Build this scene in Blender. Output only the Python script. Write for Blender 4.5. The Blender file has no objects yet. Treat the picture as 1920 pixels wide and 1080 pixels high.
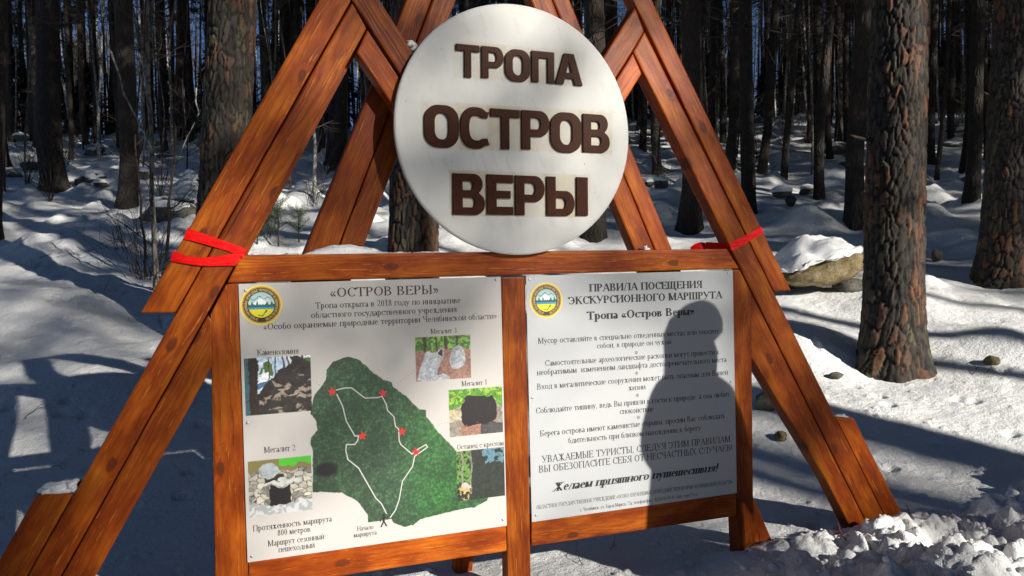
import bpy, bmesh, math, random
import numpy as np
from mathutils import Vector, Matrix

random.seed(7)
rng = np.random.default_rng(7)
SC = bpy.context.scene
COL = SC.collection

# ------------------------------------------------------------------ camera, sky, sun, exposure
CAM = np.array([-0.0713, -3.0443, 0.0271])
YAW, PITCH, ROLL, FOC = 0.3526, -0.0229, -0.0246, 1500.0
_cy, _sy = math.cos(YAW), math.sin(YAW)
FWD = np.array([_sy*math.cos(PITCH), _cy*math.cos(PITCH), math.sin(PITCH)])
_rt = np.array([_cy, -_sy, 0.0]); _up = np.cross(_rt, FWD)
RT = _rt*math.cos(ROLL) + _up*math.sin(ROLL)
UP = -_rt*math.sin(ROLL) + _up*math.cos(ROLL)
FH = np.array([_sy, _cy, 0.0])
camd = bpy.data.cameras.new('camera'); cam = bpy.data.objects.new('camera', camd); COL.objects.link(cam)
camd.sensor_width = 36; camd.lens = 36*FOC/1920; camd.clip_start = 0.05; camd.clip_end = 600
m = Matrix.Identity(4)
for i in range(3):
    m[i][0] = RT[i]; m[i][1] = UP[i]; m[i][2] = -FWD[i]; m[i][3] = CAM[i]
cam.matrix_world = m
SC.camera = cam

SUN_TO = np.array([0.435, -0.818, 0.372]); SUN_TO /= np.linalg.norm(SUN_TO)
EL = math.asin(SUN_TO[2]); AZ = math.atan2(SUN_TO[0], SUN_TO[1])
W = bpy.data.worlds.new('World'); SC.world = W; W.use_nodes = True
nt = W.node_tree; nt.nodes.clear()
so = nt.nodes.new('ShaderNodeOutputWorld'); bg = nt.nodes.new('ShaderNodeBackground')
sk = nt.nodes.new('ShaderNodeTexSky'); sk.sky_type = 'NISHITA'; sk.sun_disc = False
sk.sun_elevation = EL; sk.sun_rotation = AZ; sk.air_density = 0.75; sk.dust_density = 0.1; sk.ozone_density = 4.0; sk.altitude = 1800
bg.inputs[1].default_value = 0.05
nt.links.new(sk.outputs[0], bg.inputs[0]); nt.links.new(bg.outputs[0], so.inputs[0])
sund = bpy.data.lights.new('sun', 'SUN'); sun = bpy.data.objects.new('sun', sund); COL.objects.link(sun)
sund.energy = 5.0; sund.angle = math.radians(0.5); sund.color = (1.0, 0.94, 0.84)
sun.rotation_euler = Vector(SUN_TO).to_track_quat('Z', 'Y').to_euler(); sun.location = (5, -9, 12)
SC.view_settings.view_transform = 'Standard'; SC.view_settings.look = 'None'
SC.view_settings.exposure = 0.6; SC.view_settings.gamma = 1; SC.view_settings.use_curve_mapping = False
SC.render.engine = 'CYCLES'
SC.cycles.max_bounces = 5; SC.cycles.diffuse_bounces = 3

def ray(px, py): return FWD + (px-960)/FOC*RT - (py-540)/FOC*UP
def atY(px, py, Y):
    d = ray(px, py); return CAM + d*(Y-CAM[1])/d[1]
def depth(px, py, D): return CAM + ray(px, py)*D

# ------------------------------------------------------------------ helpers
def tag(o, label=None, cat=None, group=None, kind=None):
    if label: o['label'] = label
    if cat: o['category'] = cat
    if group: o['group'] = group
    if kind: o['kind'] = kind
    return o
def empty(name, loc=(0, 0, 0), **k):
    o = bpy.data.objects.new(name, None); o.location = loc; o.empty_display_size = .1
    COL.objects.link(o); tag(o, **k); return o
def obj(name, me, mats=(), parent=None, loc=None, **k):
    o = bpy.data.objects.new(name, me); COL.objects.link(o)
    if not isinstance(mats, (list, tuple)): mats = [mats]
    if len(me.materials) == 0:
        for mm in mats: me.materials.append(mm)
    if loc is not None: o.location = loc
    if parent is not None: o.parent = parent
    tag(o, **k); return o
def meshpy(name, V, F, smooth=False, col=None, midx=None):
    me = bpy.data.meshes.new(name)
    V = np.asarray(V, dtype=np.float32)
    if isinstance(F, np.ndarray):
        n, k = F.shape
        me.vertices.add(len(V)); me.vertices.foreach_set('co', V.ravel())
        me.loops.add(n*k); me.loops.foreach_set('vertex_index', F.astype(np.int32).ravel())
        me.polygons.add(n); me.polygons.foreach_set('loop_start', np.arange(0, n*k, k, dtype=np.int32))
        me.update(calc_edges=True)
    else:
        me.from_pydata(V.tolist(), [], F); me.update()
    if smooth: me.polygons.foreach_set('use_smooth', np.ones(len(me.polygons), dtype=bool))
    else: me.polygons.foreach_set('use_smooth', np.zeros(len(me.polygons), dtype=bool))
    if col is not None:
        a = me.color_attributes.new('Col', 'FLOAT_COLOR', 'POINT')
        c = np.ones((len(V), 4), dtype=np.float32); c[:, :3] = col
        a.data.foreach_set('color', c.ravel())
    if midx is not None: me.polygons.foreach_set('material_index', np.asarray(midx, dtype=np.int32))
    return me
def bm_mesh(name, bm, smooth=False):
    me = bpy.data.meshes.new(name); bmesh.ops.recalc_face_normals(bm, faces=bm.faces); bm.to_mesh(me); bm.free()
    for p in me.polygons: p.use_smooth = smooth
    return me
def grid_faces(nu, nv, wrap=False):
    i = np.arange(nv-1)[:, None]; j = np.arange(nu if wrap else nu-1)[None, :]
    j2 = (j+1) % nu
    return np.stack([i*nu+j, i*nu+j2, (i+1)*nu+j2, (i+1)*nu+j], -1).reshape(-1, 4)

# numpy noise
def _h(ix, iy, s):
    n = (ix.astype(np.int64)*374761393 + iy.astype(np.int64)*668265263 + s*1274126177) & 0x7fffffff
    n = ((n ^ (n >> 13))*1274126177) & 0x7fffffff
    return ((n ^ (n >> 16)) & 0xffff)/65535.0
def vnoise(x, y, s=0):
    x = np.asarray(x, float); y = np.asarray(y, float)
    ix = np.floor(x); iy = np.floor(y); fx = x-ix; fy = y-iy
    fx = fx*fx*fx*(fx*(fx*6-15)+10); fy = fy*fy*fy*(fy*(fy*6-15)+10)
    a = _h(ix, iy, s); b = _h(ix+1, iy, s); c = _h(ix, iy+1, s); d = _h(ix+1, iy+1, s)
    return (a*(1-fx)+b*fx)*(1-fy) + (c*(1-fx)+d*fx)*fy
def fbm(x, y, s=0, o=4, g=.5):
    r = 0; a = 1; t = 0
    for k in range(o):
        r = r + a*vnoise(x*2**k+k*17.3, y*2**k-k*9.1, s+k*31); t += a; a *= g
    return r/t
def voro(x, y, s=0, wrap=None):
    """F1, F2 distance and a per-cell random"""
    x = np.asarray(x, float); y = np.asarray(y, float)
    ix = np.floor(x); iy = np.floor(y)
    f1 = np.full(x.shape, 9.); f2 = np.full(x.shape, 9.); cid = np.zeros(x.shape)
    for dx in (-1, 0, 1):
        for dy in (-1, 0, 1):
            cx = ix+dx; cy = iy+dy
            hx = np.mod(cx, wrap) if wrap else cx
            px = cx+_h(hx, cy, s)*.9+.05; py = cy+_h(hx, cy, s+7)*.9+.05
            d = np.hypot(px-x, py-y)
            new = d < f1
            f2 = np.where(new, f1, np.minimum(f2, d)); cid = np.where(new, _h(hx, cy, s+13), cid); f1 = np.where(new, d, f1)
    return f1, f2, cid
def sstep(a, b, x):
    t = np.clip((x-a)/(b-a), 0, 1); return t*t*(3-2*t)

# ------------------------------------------------------------------ terrain height
RP = [(-30, -1.31), (3.9, -1.32), (4.6, -1.24), (5.5, -1.0), (7.5, -.46), (12, 0.5), (18, 1.93), (30, 4.75), (42, 7.6), (52, 8.6), (120, 10.0)]
_rx = np.array([p[0] for p in RP]); _rz = np.array([p[1] for p in RP])
_fx = np.linspace(-30, 120, 1501); _fz = np.interp(_fx, _rx, _rz)
_k = np.ones(9)/9; _fz = np.convolve(np.pad(_fz, 4, 'edge'), _k, 'valid')
MOUNDS = []
def add_mound(x, y, r, h): MOUNDS.append((x, y, r, h))
def prof(s): return np.interp(s, _fx, _fz)
def gz(x, y, fine=True):
    x = np.asarray(x, float); y = np.asarray(y, float)
    s = (x-CAM[0])*FH[0] + (y-CAM[1])*FH[1]
    z = prof(s)
    far = sstep(4.0, 8, s)
    z = z + far*(fbm(x*.45, y*.45, 3, 3)-.5)*.28
    z = z + (.25+.75*far)*(fbm(x*1.3, y*1.3, 11, 3)-.5)*.11
    rough = sstep(9, 14, s)
    b = fbm(x*1.7+5, y*1.7, 23, 2); z = z + rough*np.maximum(b-.56, 0)*.7
    for (mx, my, r, h) in MOUNDS:
        z = z + h*np.exp(-((x-mx)**2+(y-my)**2)/(r*r))
    # shovelled bank in front of the right side of the stand
    bank = sstep(1.75, 2.7, x - .25*(y+.3)) * sstep(.06, -.2, y+.12*np.sin(x*2.3)-.06*(x-2)) * sstep(-3.2, -2.0, y)
    bk = bank
    if fine is not None:
        l = fbm(x*2.6, y*2.6, 41, 3)
        wx_ = x+.05*fbm(x*12, y*12, 5, 2); wy_ = y+.05*fbm(x*12+9, y*12, 6, 2)
        r1 = abs(2*fbm(wx_*4.5, wy_*4.5, 61, 2)-1); r2 = abs(2*fbm(wx_*11, wy_*11, 62, 2)-1); r3 = abs(2*fbm(wx_*27, wy_*27, 63, 2)-1)
        f1, f2, c = voro(wx_*7, wy_*8, 3)
        lump = np.sqrt(np.clip(1-(f1/.42)**2, 0, 1))*(c > .45)*(c-.25)
        z = z + bk*(.045+.26*(l-.40)+.05*lump*fbm(x*15, y*15, 4, 2)*1.6+.10*r1+.055*r2+.024*r3+.008*fbm(x*70, y*70, 7, 2))
        # small crumbs, prints and pits on the plain snow
        near = sstep(16, 8, s)
        h1, h2, c3 = voro(x*4.2, y*4.2, 77)
        z = z - near*(c3 > .80)*.028*sstep(.26, .1, h1)
        h1, h2, c3 = voro(x*11, y*9, 87)
        z = z + near*(c3 > .86)*.012*sstep(.25, .1, h1)
        z = z + near*(fbm(x*9, y*9, 51, 3)-.5)*.012
    else:
        z = z + bk*.05
    return z
def gz1(x, y): return float(gz(np.array([x]), np.array([y]), None)[0])
def on_ground(px, py):
    """ground point seen at a pixel (march along the view ray)"""
    d = ray(px, py); last = None
    t = np.arange(2.0, 90, .03); P = CAM + d*t[:, None]
    h = P[:, 2] - gz(P[:, 0], P[:, 1], None)
    k = np.argmax(h < 0) if (h < 0).any() else len(t)-1
    return P[k], t[k]
# mounds over buried stones
for px, py, rp, h in [(1515, 418, 42, .30), (1480, 390, 20, .10), (1650, 300, 22, .2), (1690, 300, 15, .15), (1810, 450, 30, .14), (1740, 530, 24, .1),
                      (120, 800, 330, .17), (60, 560, 45, .08), (1500, 640, 80, .13), (1880, 640, 70, .12), (270, 355, 25, .15), (160, 640, 50, .08), (1560, 330, 18, .12), (1240, 345, 20, .15), (1850, 470, 34, .14), (1664, 690, 95, -.09), (1868, 530, 80, -.07), (1602, 428, 34, -.05), (1403, 404, 26, -.05), (1112, 448, 40, -.06), (104, 360, 44, -.06), (238, 385, 36, -.06), (1536, 374, 22, -.04), (1292, 432, 40, -.06)]:
    P, D = on_ground(px, py); add_mound(P[0], P[1], rp*D/FOC*1.2, h)

# ------------------------------------------------------------------ materials
def newmat(name):
    mt = bpy.data.materials.new(name); mt.use_nodes = True
    n = mt.node_tree; b = n.nodes['Principled BSDF']; return mt, n, b
def N(n, typ, **k):
    x = n.nodes.new(typ)
    for a, v in k.items(): setattr(x, a, v)
    return x
def ramp(n, src, stops):
    r = N(n, 'ShaderNodeValToRGB'); e = r.color_ramp.elements
    while len(e) < len(stops): e.new(.5)
    for i, (p, c) in enumerate(stops): e[i].position = p; e[i].color = (*c, 1)
    n.links.new(src, r.inputs[0]); return r.outputs[0]
def math_(n, op, a, b=None, c=None):
    x = N(n, 'ShaderNodeMath', operation=op)
    for i, v in enumerate((a, b, c)):
        if v is None: continue
        if isinstance(v, (int, float)): x.inputs[i].default_value = v
        else: n.links.new(v, x.inputs[i])
    return x.outputs[0]
def noise(n, vec, scale, detail=4, rough=.5, dist=0):
    x = N(n, 'ShaderNodeTexNoise'); x.inputs['Scale'].default_value = scale; x.inputs['Detail'].default_value = detail
    x.inputs['Roughness'].default_value = rough; x.inputs['Distortion'].default_value = dist
    n.links.new(vec, x.inputs['Vector']); return x.outputs[0]
def mapping(n, vec, sc, loc=(0, 0, 0)):
    x = N(n, 'ShaderNodeMapping'); x.inputs['Scale'].default_value = sc; x.inputs['Location'].default_value = loc
    n.links.new(vec, x.inputs['Vector']); return x.outputs[0]
def mixc(n, fac, a, b, mode='MIX'):
    x = N(n, 'ShaderNodeMix', data_type='RGBA', blend_type=mode)
    for i, v in ((0, fac), (6, a), (7, b)):
        if isinstance(v, (int, float)): x.inputs[i].default_value = v
        elif isinstance(v, tuple): x.inputs[i].default_value = (*v, 1)
        else: n.links.new(v, x.inputs[i])
    return x.outputs[2]
def bump(n, b, h, strength, dist):
    x = N(n, 'ShaderNodeBump'); x.inputs['Strength'].default_value = strength; x.inputs['Distance'].default_value = dist
    n.links.new(h, x.inputs['Height']); n.links.new(x.outputs[0], b.inputs['Normal']); return x
def plain(name, c, rough=.6, metallic=0, spec=.5):
    mt, n, b = newmat(name); b.inputs['Base Color'].default_value = (*c, 1); b.inputs['Roughness'].default_value = rough
    b.inputs['Metallic'].default_value = metallic; b.inputs['Specular IOR Level'].default_value = spec; return mt

def wood_mat():
    mt, n, b = newmat('stained_pine')
    tc = N(n, 'ShaderNodeTexCoord').outputs['Object']
    oi = N(n, 'ShaderNodeObjectInfo').outputs['Random']
    off = N(n, 'ShaderNodeCombineXYZ')
    n.links.new(math_(n, 'MULTIPLY', oi, 37.0), off.inputs[0])
    n.links.new(math_(n, 'MULTIPLY', math_(n, 'SUBTRACT', oi, .5), .05), off.inputs[1])
    n.links.new(math_(n, 'MULTIPLY', oi, 13.0), off.inputs[2])
    va = N(n, 'ShaderNodeVectorMath', operation='ADD'); n.links.new(tc, va.inputs[0]); n.links.new(off.outputs[0], va.inputs[1])
    P = va.outputs[0]
    lo = noise(n, mapping(n, P, (1.1, 5, 5)), 1.6, 3, .5)
    # knots: sparse cells along the board
    vr = N(n, 'ShaderNodeTexVoronoi', voronoi_dimensions='2D', feature='F1'); vr.inputs['Scale'].default_value = 1
    n.links.new(mapping(n, P, (4.2, 8.5, 1)), vr.inputs['Vector'])
    kd = vr.outputs['Distance']
    wn = N(n, 'ShaderNodeTexWhiteNoise', noise_dimensions='3D'); n.links.new(vr.outputs['Color'], wn.inputs['Vector'])
    on = math_(n, 'GREATER_THAN', wn.outputs['Value'], .74)
    kn = N(n, 'ShaderNodeMapRange', interpolation_type='SMOOTHSTEP'); kn.inputs['From Min'].default_value = .15; kn.inputs['From Max'].default_value = .085
    n.links.new(math_(n, 'ADD', kd, math_(n, 'MULTIPLY', math_(n, 'SUBTRACT', lo, .5), .06)), kn.inputs['Value'])
    knot = math_(n, 'MULTIPLY', kn.outputs[0], on)
    kf = math_(n, 'MULTIPLY', math_(n, 'POWER', 2.718, math_(n, 'MULTIPLY', kd, -7.0)), on)
    sx = N(n, 'ShaderNodeSeparateXYZ'); n.links.new(P, sx.inputs[0])
    sl = N(n, 'ShaderNodeSeparateXYZ'); n.links.new(tc, sl.inputs[0])
    yy = math_(n, 'ADD', sx.outputs[1], math_(n, 'MULTIPLY', math_(n, 'SUBTRACT', lo, .5), .10))
    r = math_(n, 'SQRT', math_(n, 'ADD', math_(n, 'MULTIPLY', yy, yy), math_(n, 'MULTIPLY', math_(n, 'ADD', sl.outputs[2], .03), math_(n, 'ADD', sl.outputs[2], .03))))
    ph = math_(n, 'ADD', math_(n, 'MULTIPLY', r, 560.0), math_(n, 'MULTIPLY', kf, 16.0))
    ph = math_(n, 'ADD', ph, math_(n, 'MULTIPLY', noise(n, mapping(n, P, (6, 40, 40)), 1, 2), 3.0))
    rings = math_(n, 'POWER', math_(n, 'ADD', math_(n, 'MULTIPLY', math_(n, 'SINE', ph), .5), .5), 2.0)
    fib = noise(n, mapping(n, P, (7, 190, 190)), 1, 4, .65)
    blotch = noise(n, mapping(n, P, (3, 9, 9)), 1.3, 3, .6)
    base = ramp(n, blotch, [(.22, (.11, .015, .0015)), (.45, (.26, .045, .003)), (.62, (.42, .098, .006)), (.8, (.60, .19, .012))])
    c = mixc(n, math_(n, 'MULTIPLY', rings, math_(n, 'MULTIPLY', lo, .75)), base, (.13, .019, .002))
    c = mixc(n, math_(n, 'MULTIPLY', math_(n, 'GREATER_THAN', math_(n, 'ADD', fib, math_(n, 'MULTIPLY', rings, .12)), .70), .55), c, (.66, .23, .022))
    c = mixc(n, math_(n, 'MULTIPLY', math_(n, 'LESS_THAN', fib, .33), .5), c, (.07, .014, .004))
    sp = noise(n, mapping(n, P, (30, 60, 60)), 3, 4, .8)
    c = mixc(n, math_(n, 'MULTIPLY', math_(n, 'GREATER_THAN', sp, .70), .5), c, (.55, .30, .14))
    ck = noise(n, mapping(n, P, (1.6, 70, 70)), 1, 2, .4)
    c = mixc(n, math_(n, 'MULTIPLY', math_(n, 'LESS_THAN', ck, .235), .8), c, (.03, .008, .003))
    c = mixc(n, math_(n, 'MULTIPLY', knot, .8), c, (.09, .018, .005))
    fr = N(n, 'ShaderNodeMapRange'); fr.inputs['To Min'].default_value = .62; fr.inputs['To Max'].default_value = 1.22
    n.links.new(math_(n, 'FRACT', math_(n, 'MULTIPLY', oi, 17.3)), fr.inputs['Value'])
    hv = N(n, 'ShaderNodeHueSaturation'); n.links.new(c, hv.inputs['Color']); n.links.new(fr.outputs[0], hv.inputs['Value'])
    n.links.new(hv.outputs[0], b.inputs['Base Color'])
    b.inputs['Roughness'].default_value = .38
    b.inputs['Specular IOR Level'].default_value = .16
    n.links.new(math_(n, 'ADD', math_(n, 'MULTIPLY', fib, .3), .28), b.inputs['Roughness'])
    bump(n, b, math_(n, 'ADD', math_(n, 'MULTIPLY', fib, .5), math_(n, 'MULTIPLY', rings, .6)), .35, .0015)
    return mt
M_WOOD = wood_mat()

def snow_mat():
    mt, n, b = newmat('snow')
    tc = N(n, 'ShaderNodeNewGeometry').outputs['Position']
    a = noise(n, tc, 2.2, 5, .6); d = noise(n, tc, 95, 3, .7)
    c = ramp(n, a, [(.3, (.82, .84, .86)), (.7, (.91, .91, .90))])
    sp = N(n, 'ShaderNodeTexVoronoi', feature='F1'); sp.inputs['Scale'].default_value = 13
    n.links.new(tc, sp.inputs['Vector'])
    wn = N(n, 'ShaderNodeTexWhiteNoise', noise_dimensions='3D'); n.links.new(sp.outputs['Color'], wn.inputs['Vector'])
    m1 = math_(n, 'MULTIPLY', math_(n, 'LESS_THAN', sp.outputs['Distance'], .055), math_(n, 'GREATER_THAN', wn.outputs['Value'], .80))
    c = mixc(n, math_(n, 'MULTIPLY', m1, .8), c, (.10, .06, .035))
    nd = noise(n, mapping(n, tc, (60, 14, 30)), 1, 2, .5); patch = noise(n, tc, 1.3, 3, .6)
    c = mixc(n, math_(n, 'MULTIPLY', math_(n, 'MULTIPLY', math_(n, 'GREATER_THAN', nd, .735), math_(n, 'GREATER_THAN', patch, .52)), .6), c, (.12, .075, .04))
    n.links.new(c, b.inputs['Base Color']); b.inputs['Roughness'].default_value = .55; b.inputs['Specular IOR Level'].default_value = .35
    h = math_(n, 'ADD', math_(n, 'MULTIPLY', d, .45), math_(n, 'ADD', noise(n, tc, 22, 6, .7), math_(n, 'MULTIPLY', noise(n, tc, 6, 4, .6), 1.5)))
    bump(n, b, h, .8, .025)
    return mt
M_SNOW = snow_mat()
def snow2():
    mt, n, b = newmat('loose_snow'); tc = N(n, 'ShaderNodeNewGeometry').outputs['Position']
    b.inputs['Base Color'].default_value = (.86, .87, .88, 1); b.inputs['Roughness'].default_value = .55
    bump(n, b, noise(n, tc, 60, 5, .65), .6, .012); return mt
M_SNOW2 = snow2()

def attr_mat(name, rough=.35, bumpsc=None, noise_amt=0):
    mt, n, b = newmat(name)
    a = N(n, 'ShaderNodeVertexColor', layer_name='Col')
    c = a.outputs['Color']
    tc = N(n, 'ShaderNodeTexCoord').outputs['Object']
    if noise_amt:
        k = noise(n, tc, 45, 5, .65)
        hv = N(n, 'ShaderNodeHueSaturation'); n.links.new(c, hv.inputs['Color'])
        n.links.new(math_(n, 'ADD', math_(n, 'MULTIPLY', math_(n, 'SUBTRACT', k, .5), noise_amt), 1), hv.inputs['Value']); c = hv.outputs[0]
    n.links.new(c, b.inputs['Base Color']); b.inputs['Roughness'].default_value = rough
    if bumpsc: bump(n, b, noise(n, tc, bumpsc[0], 5, .6), bumpsc[1], bumpsc[2])
    return mt
M_PRINT = attr_mat('printed_panel', .42, (3.0, .04, .02))
M_DISC = attr_mat('painted_white_board', .68, (40, .10, .002))
M_BARK = attr_mat('plated_pine_bark', .85, (60, .7, .006), 1.3)
def bark_far(name, c1, c2, c3):
    mt, n, b = newmat(name)
    tc = N(n, 'ShaderNodeNewGeometry').outputs['Position']
    v = N(n, 'ShaderNodeTexVoronoi', feature='DISTANCE_TO_EDGE'); v.inputs['Scale'].default_value = 1
    n.links.new(mapping(n, tc, (16, 16, 6)), v.inputs['Vector'])
    e = v.outputs['Distance']; k = noise(n, mapping(n, tc, (6, 6, 2.5)), 1.5, 5, .6)
    c = ramp(n, k, [(.3, c1), (.55, c2), (.75, c3)])
    c = mixc(n, math_(n, 'MULTIPLY', math_(n, 'LESS_THAN', e, .10), .7), c, (.015, .012, .010))
    n.links.new(c, b.inputs['Base Color']); b.inputs['Roughness'].default_value = .9
    bump(n, b, math_(n, 'ADD', math_(n, 'MINIMUM', e, .25), math_(n, 'MULTIPLY', k, .3)), 1.0, .05)
    return mt
M_BARKF = bark_far('far_pine_bark', (.014, .011, .009), (.028, .020, .015), (.075, .036, .017))
M_BIRCH = bark_far('birch_bark', (.30, .29, .27), (.45, .44, .41), (.12, .11, .10))
M_TWIG = plain('twig_bark', (.045, .032, .025), .9)
M_SAP = bark_far('grey_sapling_bark', (.13, .12, .10), (.19, .18, .15), (.10, .08, .06))
M_NEED = plain('pine_needles', (.020, .042, .014), .6)
M_NEEDF = plain('spruce_needles', (.010, .020, .009), .7)
M_RED = plain('red_ribbon', (.80, .002, .003), .5, 0, .15)
_n = M_RED.node_tree; _b = _n.nodes['Principled BSDF']; _t = N(_n, 'ShaderNodeNewGeometry').outputs['Position']
bump(_n, _b, math_(_n, 'ADD', noise(_n, mapping(_n, _t, (14, 14, 60)), 1, 3, .6), noise(_n, _t, 14, 3, .6)), .9, .006)
M_STEEL = plain('screw_steel', (.55, .55, .55), .3, 1.0)
M_BROWN = None
def brown():
    mt, n, b = newmat('brown_letter_paint'); tc = N(n, 'ShaderNodeTexCoord').outputs['Object']
    k = noise(n, tc, 30, 5, .7)
    n.links.new(ramp(n, k, [(.3, (.030, .0075, .003)), (.7, (.060, .017, .007))]), b.inputs['Base Color'])
    b.inputs['Specular IOR Level'].default_value = .06; n.links.new(math_(n, 'ADD', math_(n, 'MULTIPLY', k, .3), .25), b.inputs['Roughness'])
    bump(n, b, noise(n, tc, 70, 4, .7), .18, .002); return mt
M_BROWN = brown()
def ink(name, c): return plain(name, c, .45)
INK_GREY = ink('grey_ink', (.026, .024, .025)); INK_BLACK = ink('black_ink', (.012, .012, .014)); INK_MAROON = ink('maroon_ink', (.045, .012, .016))
INK_RED = ink('red_ink', (.60, .02, .02)); INK_WHITE = ink('white_ink', (.52, .52, .50)); INK_GOLD = ink('gold_ink', (.62, .42, .12)); INK_DOT = ink('bullet_grey_ink', (.22, .23, .24))
def rock_mat(name, c1, c2, c3):
    mt, n, b = newmat(name); tc = N(n, 'ShaderNodeNewGeometry').outputs['Position']
    k = noise(n, tc, 9, 7, .7); k2 = noise(n, tc, 70, 3, .7)
    c = ramp(n, math_(n, 'ADD', math_(n, 'MULTIPLY', k, .75), math_(n, 'MULTIPLY', k2, .25)), [(.35, c1), (.5, c2), (.62, c3)])
    n.links.new(c, b.inputs['Base Color']); b.inputs['Roughness'].default_value = .85
    bump(n, b, math_(n, 'ADD', k, math_(n, 'MULTIPLY', k2, .4)), .8, .04); return mt
M_ROCK = rock_mat('ochre_granite', (.08, .058, .028), (.22, .165, .075), (.33, .28, .17))
M_ROCKG = rock_mat('grey_granite', (.035, .035, .03), (.09, .085, .07), (.16, .15, .12))

# ------------------------------------------------------------------ ground
def axis(lo, hi, dlo, dhi, fine, grow, mx):
    a = list(np.arange(dlo, dhi, fine)); s = fine; x = a[-1]; up = []
    while x < hi: s = min(s*grow, mx); x += s; up.append(x)
    s = fine; x = dlo; dn = []
    while x > lo: s = min(s*grow, mx); x -= s; dn.append(x)
    return np.array(dn[::-1]+a+up)
gx = axis(-75, 105, -.9, 4.2, .0095, 1.016, 2.2); gy = axis(-45, 110, -1.05, 1.1, .010, 1.016, 2.2)
GX, GY = np.meshgrid(gx, gy)
GZ = gz(GX, GY)
gme = meshpy('snow_ground', np.stack([GX, GY, GZ], -1).reshape(-1, 3), grid_faces(len(gx), len(gy)), True)
obj('snow_ground', gme, M_SNOW, kind='structure', label='snow covered forest floor rising up the slope behind the stand')
print('ground verts', len(gx)*len(gy))

# ------------------------------------------------------------------ the information stand
stand = empty('information_stand', (1.05, .04, -1.31), label='orange brown timber stand with two panels, crossed gable boards and a round white sign', cat='notice board')
SO = np.array([1.05, .04, -1.31])
def prism(name, pts, Yf, thick, axisdir=None, bev=.0075, mat=M_WOOD, parent=stand, inset=.0006, **k):
    """pts: world (x,z) polygon in the plane Y=Yf, extruded back. local X runs along the board"""
    P = [np.array([p[0], p[1]]) for p in pts]; c = sum(P)/len(P)
    if axisdir is None:
        L = [(np.linalg.norm(P[(i+1) % len(P)]-P[i]), i) for i in range(len(P))]; _, i = max(L); axisdir = P[(i+1) % len(P)]-P[i]
    ax = np.array(axisdir, float); ax /= np.linalg.norm(ax)
    if ax[0] < 0: ax = -ax
    nz = np.array([-ax[1], ax[0]])
    loc2 = [((p-c)@ax, (p-c)@nz) for p in P]
    bm = bmesh.new()
    # inset a hair so that neighbours never share a plane
    Q = []
    for (u, v) in loc2:
        l = math.hypot(u, v); Q.append((u-inset*np.sign(u), v-inset*np.sign(v)))
    f = [bm.verts.new((u, v, 0)) for u, v in Q]; g = [bm.verts.new((u, v, -thick)) for u, v in Q]
    bm.faces.new(f); bm.faces.new(g[::-1])
    for i in range(len(Q)):
        j = (i+1) % len(Q); bm.faces.new((f[j], f[i], g[i], g[j]))
    bmesh.ops.recalc_face_normals(bm, faces=bm.faces)
    if bev: bmesh.ops.bevel(bm, geom=list(bm.edges), offset=bev, segments=2, affect='EDGES', profile=.6)
    me = bm_mesh(name, bm)
    o = obj(name, me, mat, parent, **k)
    # local x->ax, y->nz, z-> -Y (towards the viewer)
    M = Matrix(((ax[0], nz[0], 0, c[0]), (0, 0, -1, Yf), (ax[1], nz[1], 0, c[1]), (0, 0, 0, 1)))
    o.matrix_local = Matrix.Translation(-Vector(SO)) @ M if parent is stand else M
    return o
def ppx(name, px, Yf=0.0, thick=.075, axis=None, **k):
    pts = [atY(x, y, Yf)[[0, 2]] for x, y in px]
    ad = None
    if axis is not None: ad = pts[axis[1]]-pts[axis[0]]
    return prism(name, pts, Yf, thick, ad, **k)
j = lambda: random.uniform(-.0015, .0015)
# left leg: four boards
ppx('plank', [(263, 587), (627, -51), (659.2, 0), (329.3, 587)], .002, label='upper outer board of the left leg, cut off level')
ppx('plank', [(660, 3), (688, 53), (-30, 1340), (-94.7, 1340)], j(), axis=(3, 0))
ppx('plank', [(389.8, 590), (398, 600), (399, 686), (180, 1080), (37, 1340), (-29, 1340)], .002, axis=(5, 0))
ppx('plank', [(67, 929), (138.6, 925), (-95.5, 1340), (-167, 1340)], .002, axis=(3, 0), label='short outer board at the foot of the left leg')
# left gable, going down behind the disc
ppx('plank', [(618, -65), (672, -65), (950, 376), (950, 446), (661, 2)], j(), axis=(1, 2))
ppx('plank', [(689, 54), (945, 446), (945, 466), (917, 466), (668, 98)], j(), axis=(0, 1))
# right gable
ppx('plank', [(1191, 12), (1209, 58), (1187, 96), (970, 444), (970, 360)], j(), axis=(2, 3))
ppx('plank', [(1187, 99), (1204, 138), (1003, 466), (975, 466), (975, 440)], j(), axis=(1, 2))
# right leg
ppx('plank', [(1160, -55), (1197, -55), (1484, 545), (1451.3, 547)], .002, label='upper outer board of the right leg, cut off level')
ppx('plank', [(1187, 97), (1209, 58), (1665, 980), (1742, 1135), (1702, 1135), (1626, 981)], j(), axis=(1, 2))
ppx('plank', [(1407, 546), (1411, 553), (1625, 981), (1701, 1135), (1668, 1135), (1549, 900), (1407, 668)], .002, axis=(1, 2))
ppx('plank', [(1567, 782), (1601, 783), (1692, 963), (1775, 1130), (1743, 1135), (1666, 980)], .002, axis=(1, 2), label='short outer board at the foot of the right leg')
# narrow boards added behind the joints to keep the grooves dark
for q in ([(650, 10), (670, 10), (340, 587), (320, 587)], [(676, 55), (690, 60), (398, 600), (108, 1120), (96, 1112), (370, 600)], [(128, 935), (142, 935), (-60, 1290), (-74, 1290)],
          [(1188, 14), (1206, 54), (1456, 545), (1441, 545)], [(1414, 575), (1422, 565), (1632, 985), (1618, 981)], [(1561, 787), (1572, 787), (1672, 980), (1659, 976)]):
    ppx('added_backing', q, .0765, .02, bev=.002)
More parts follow.
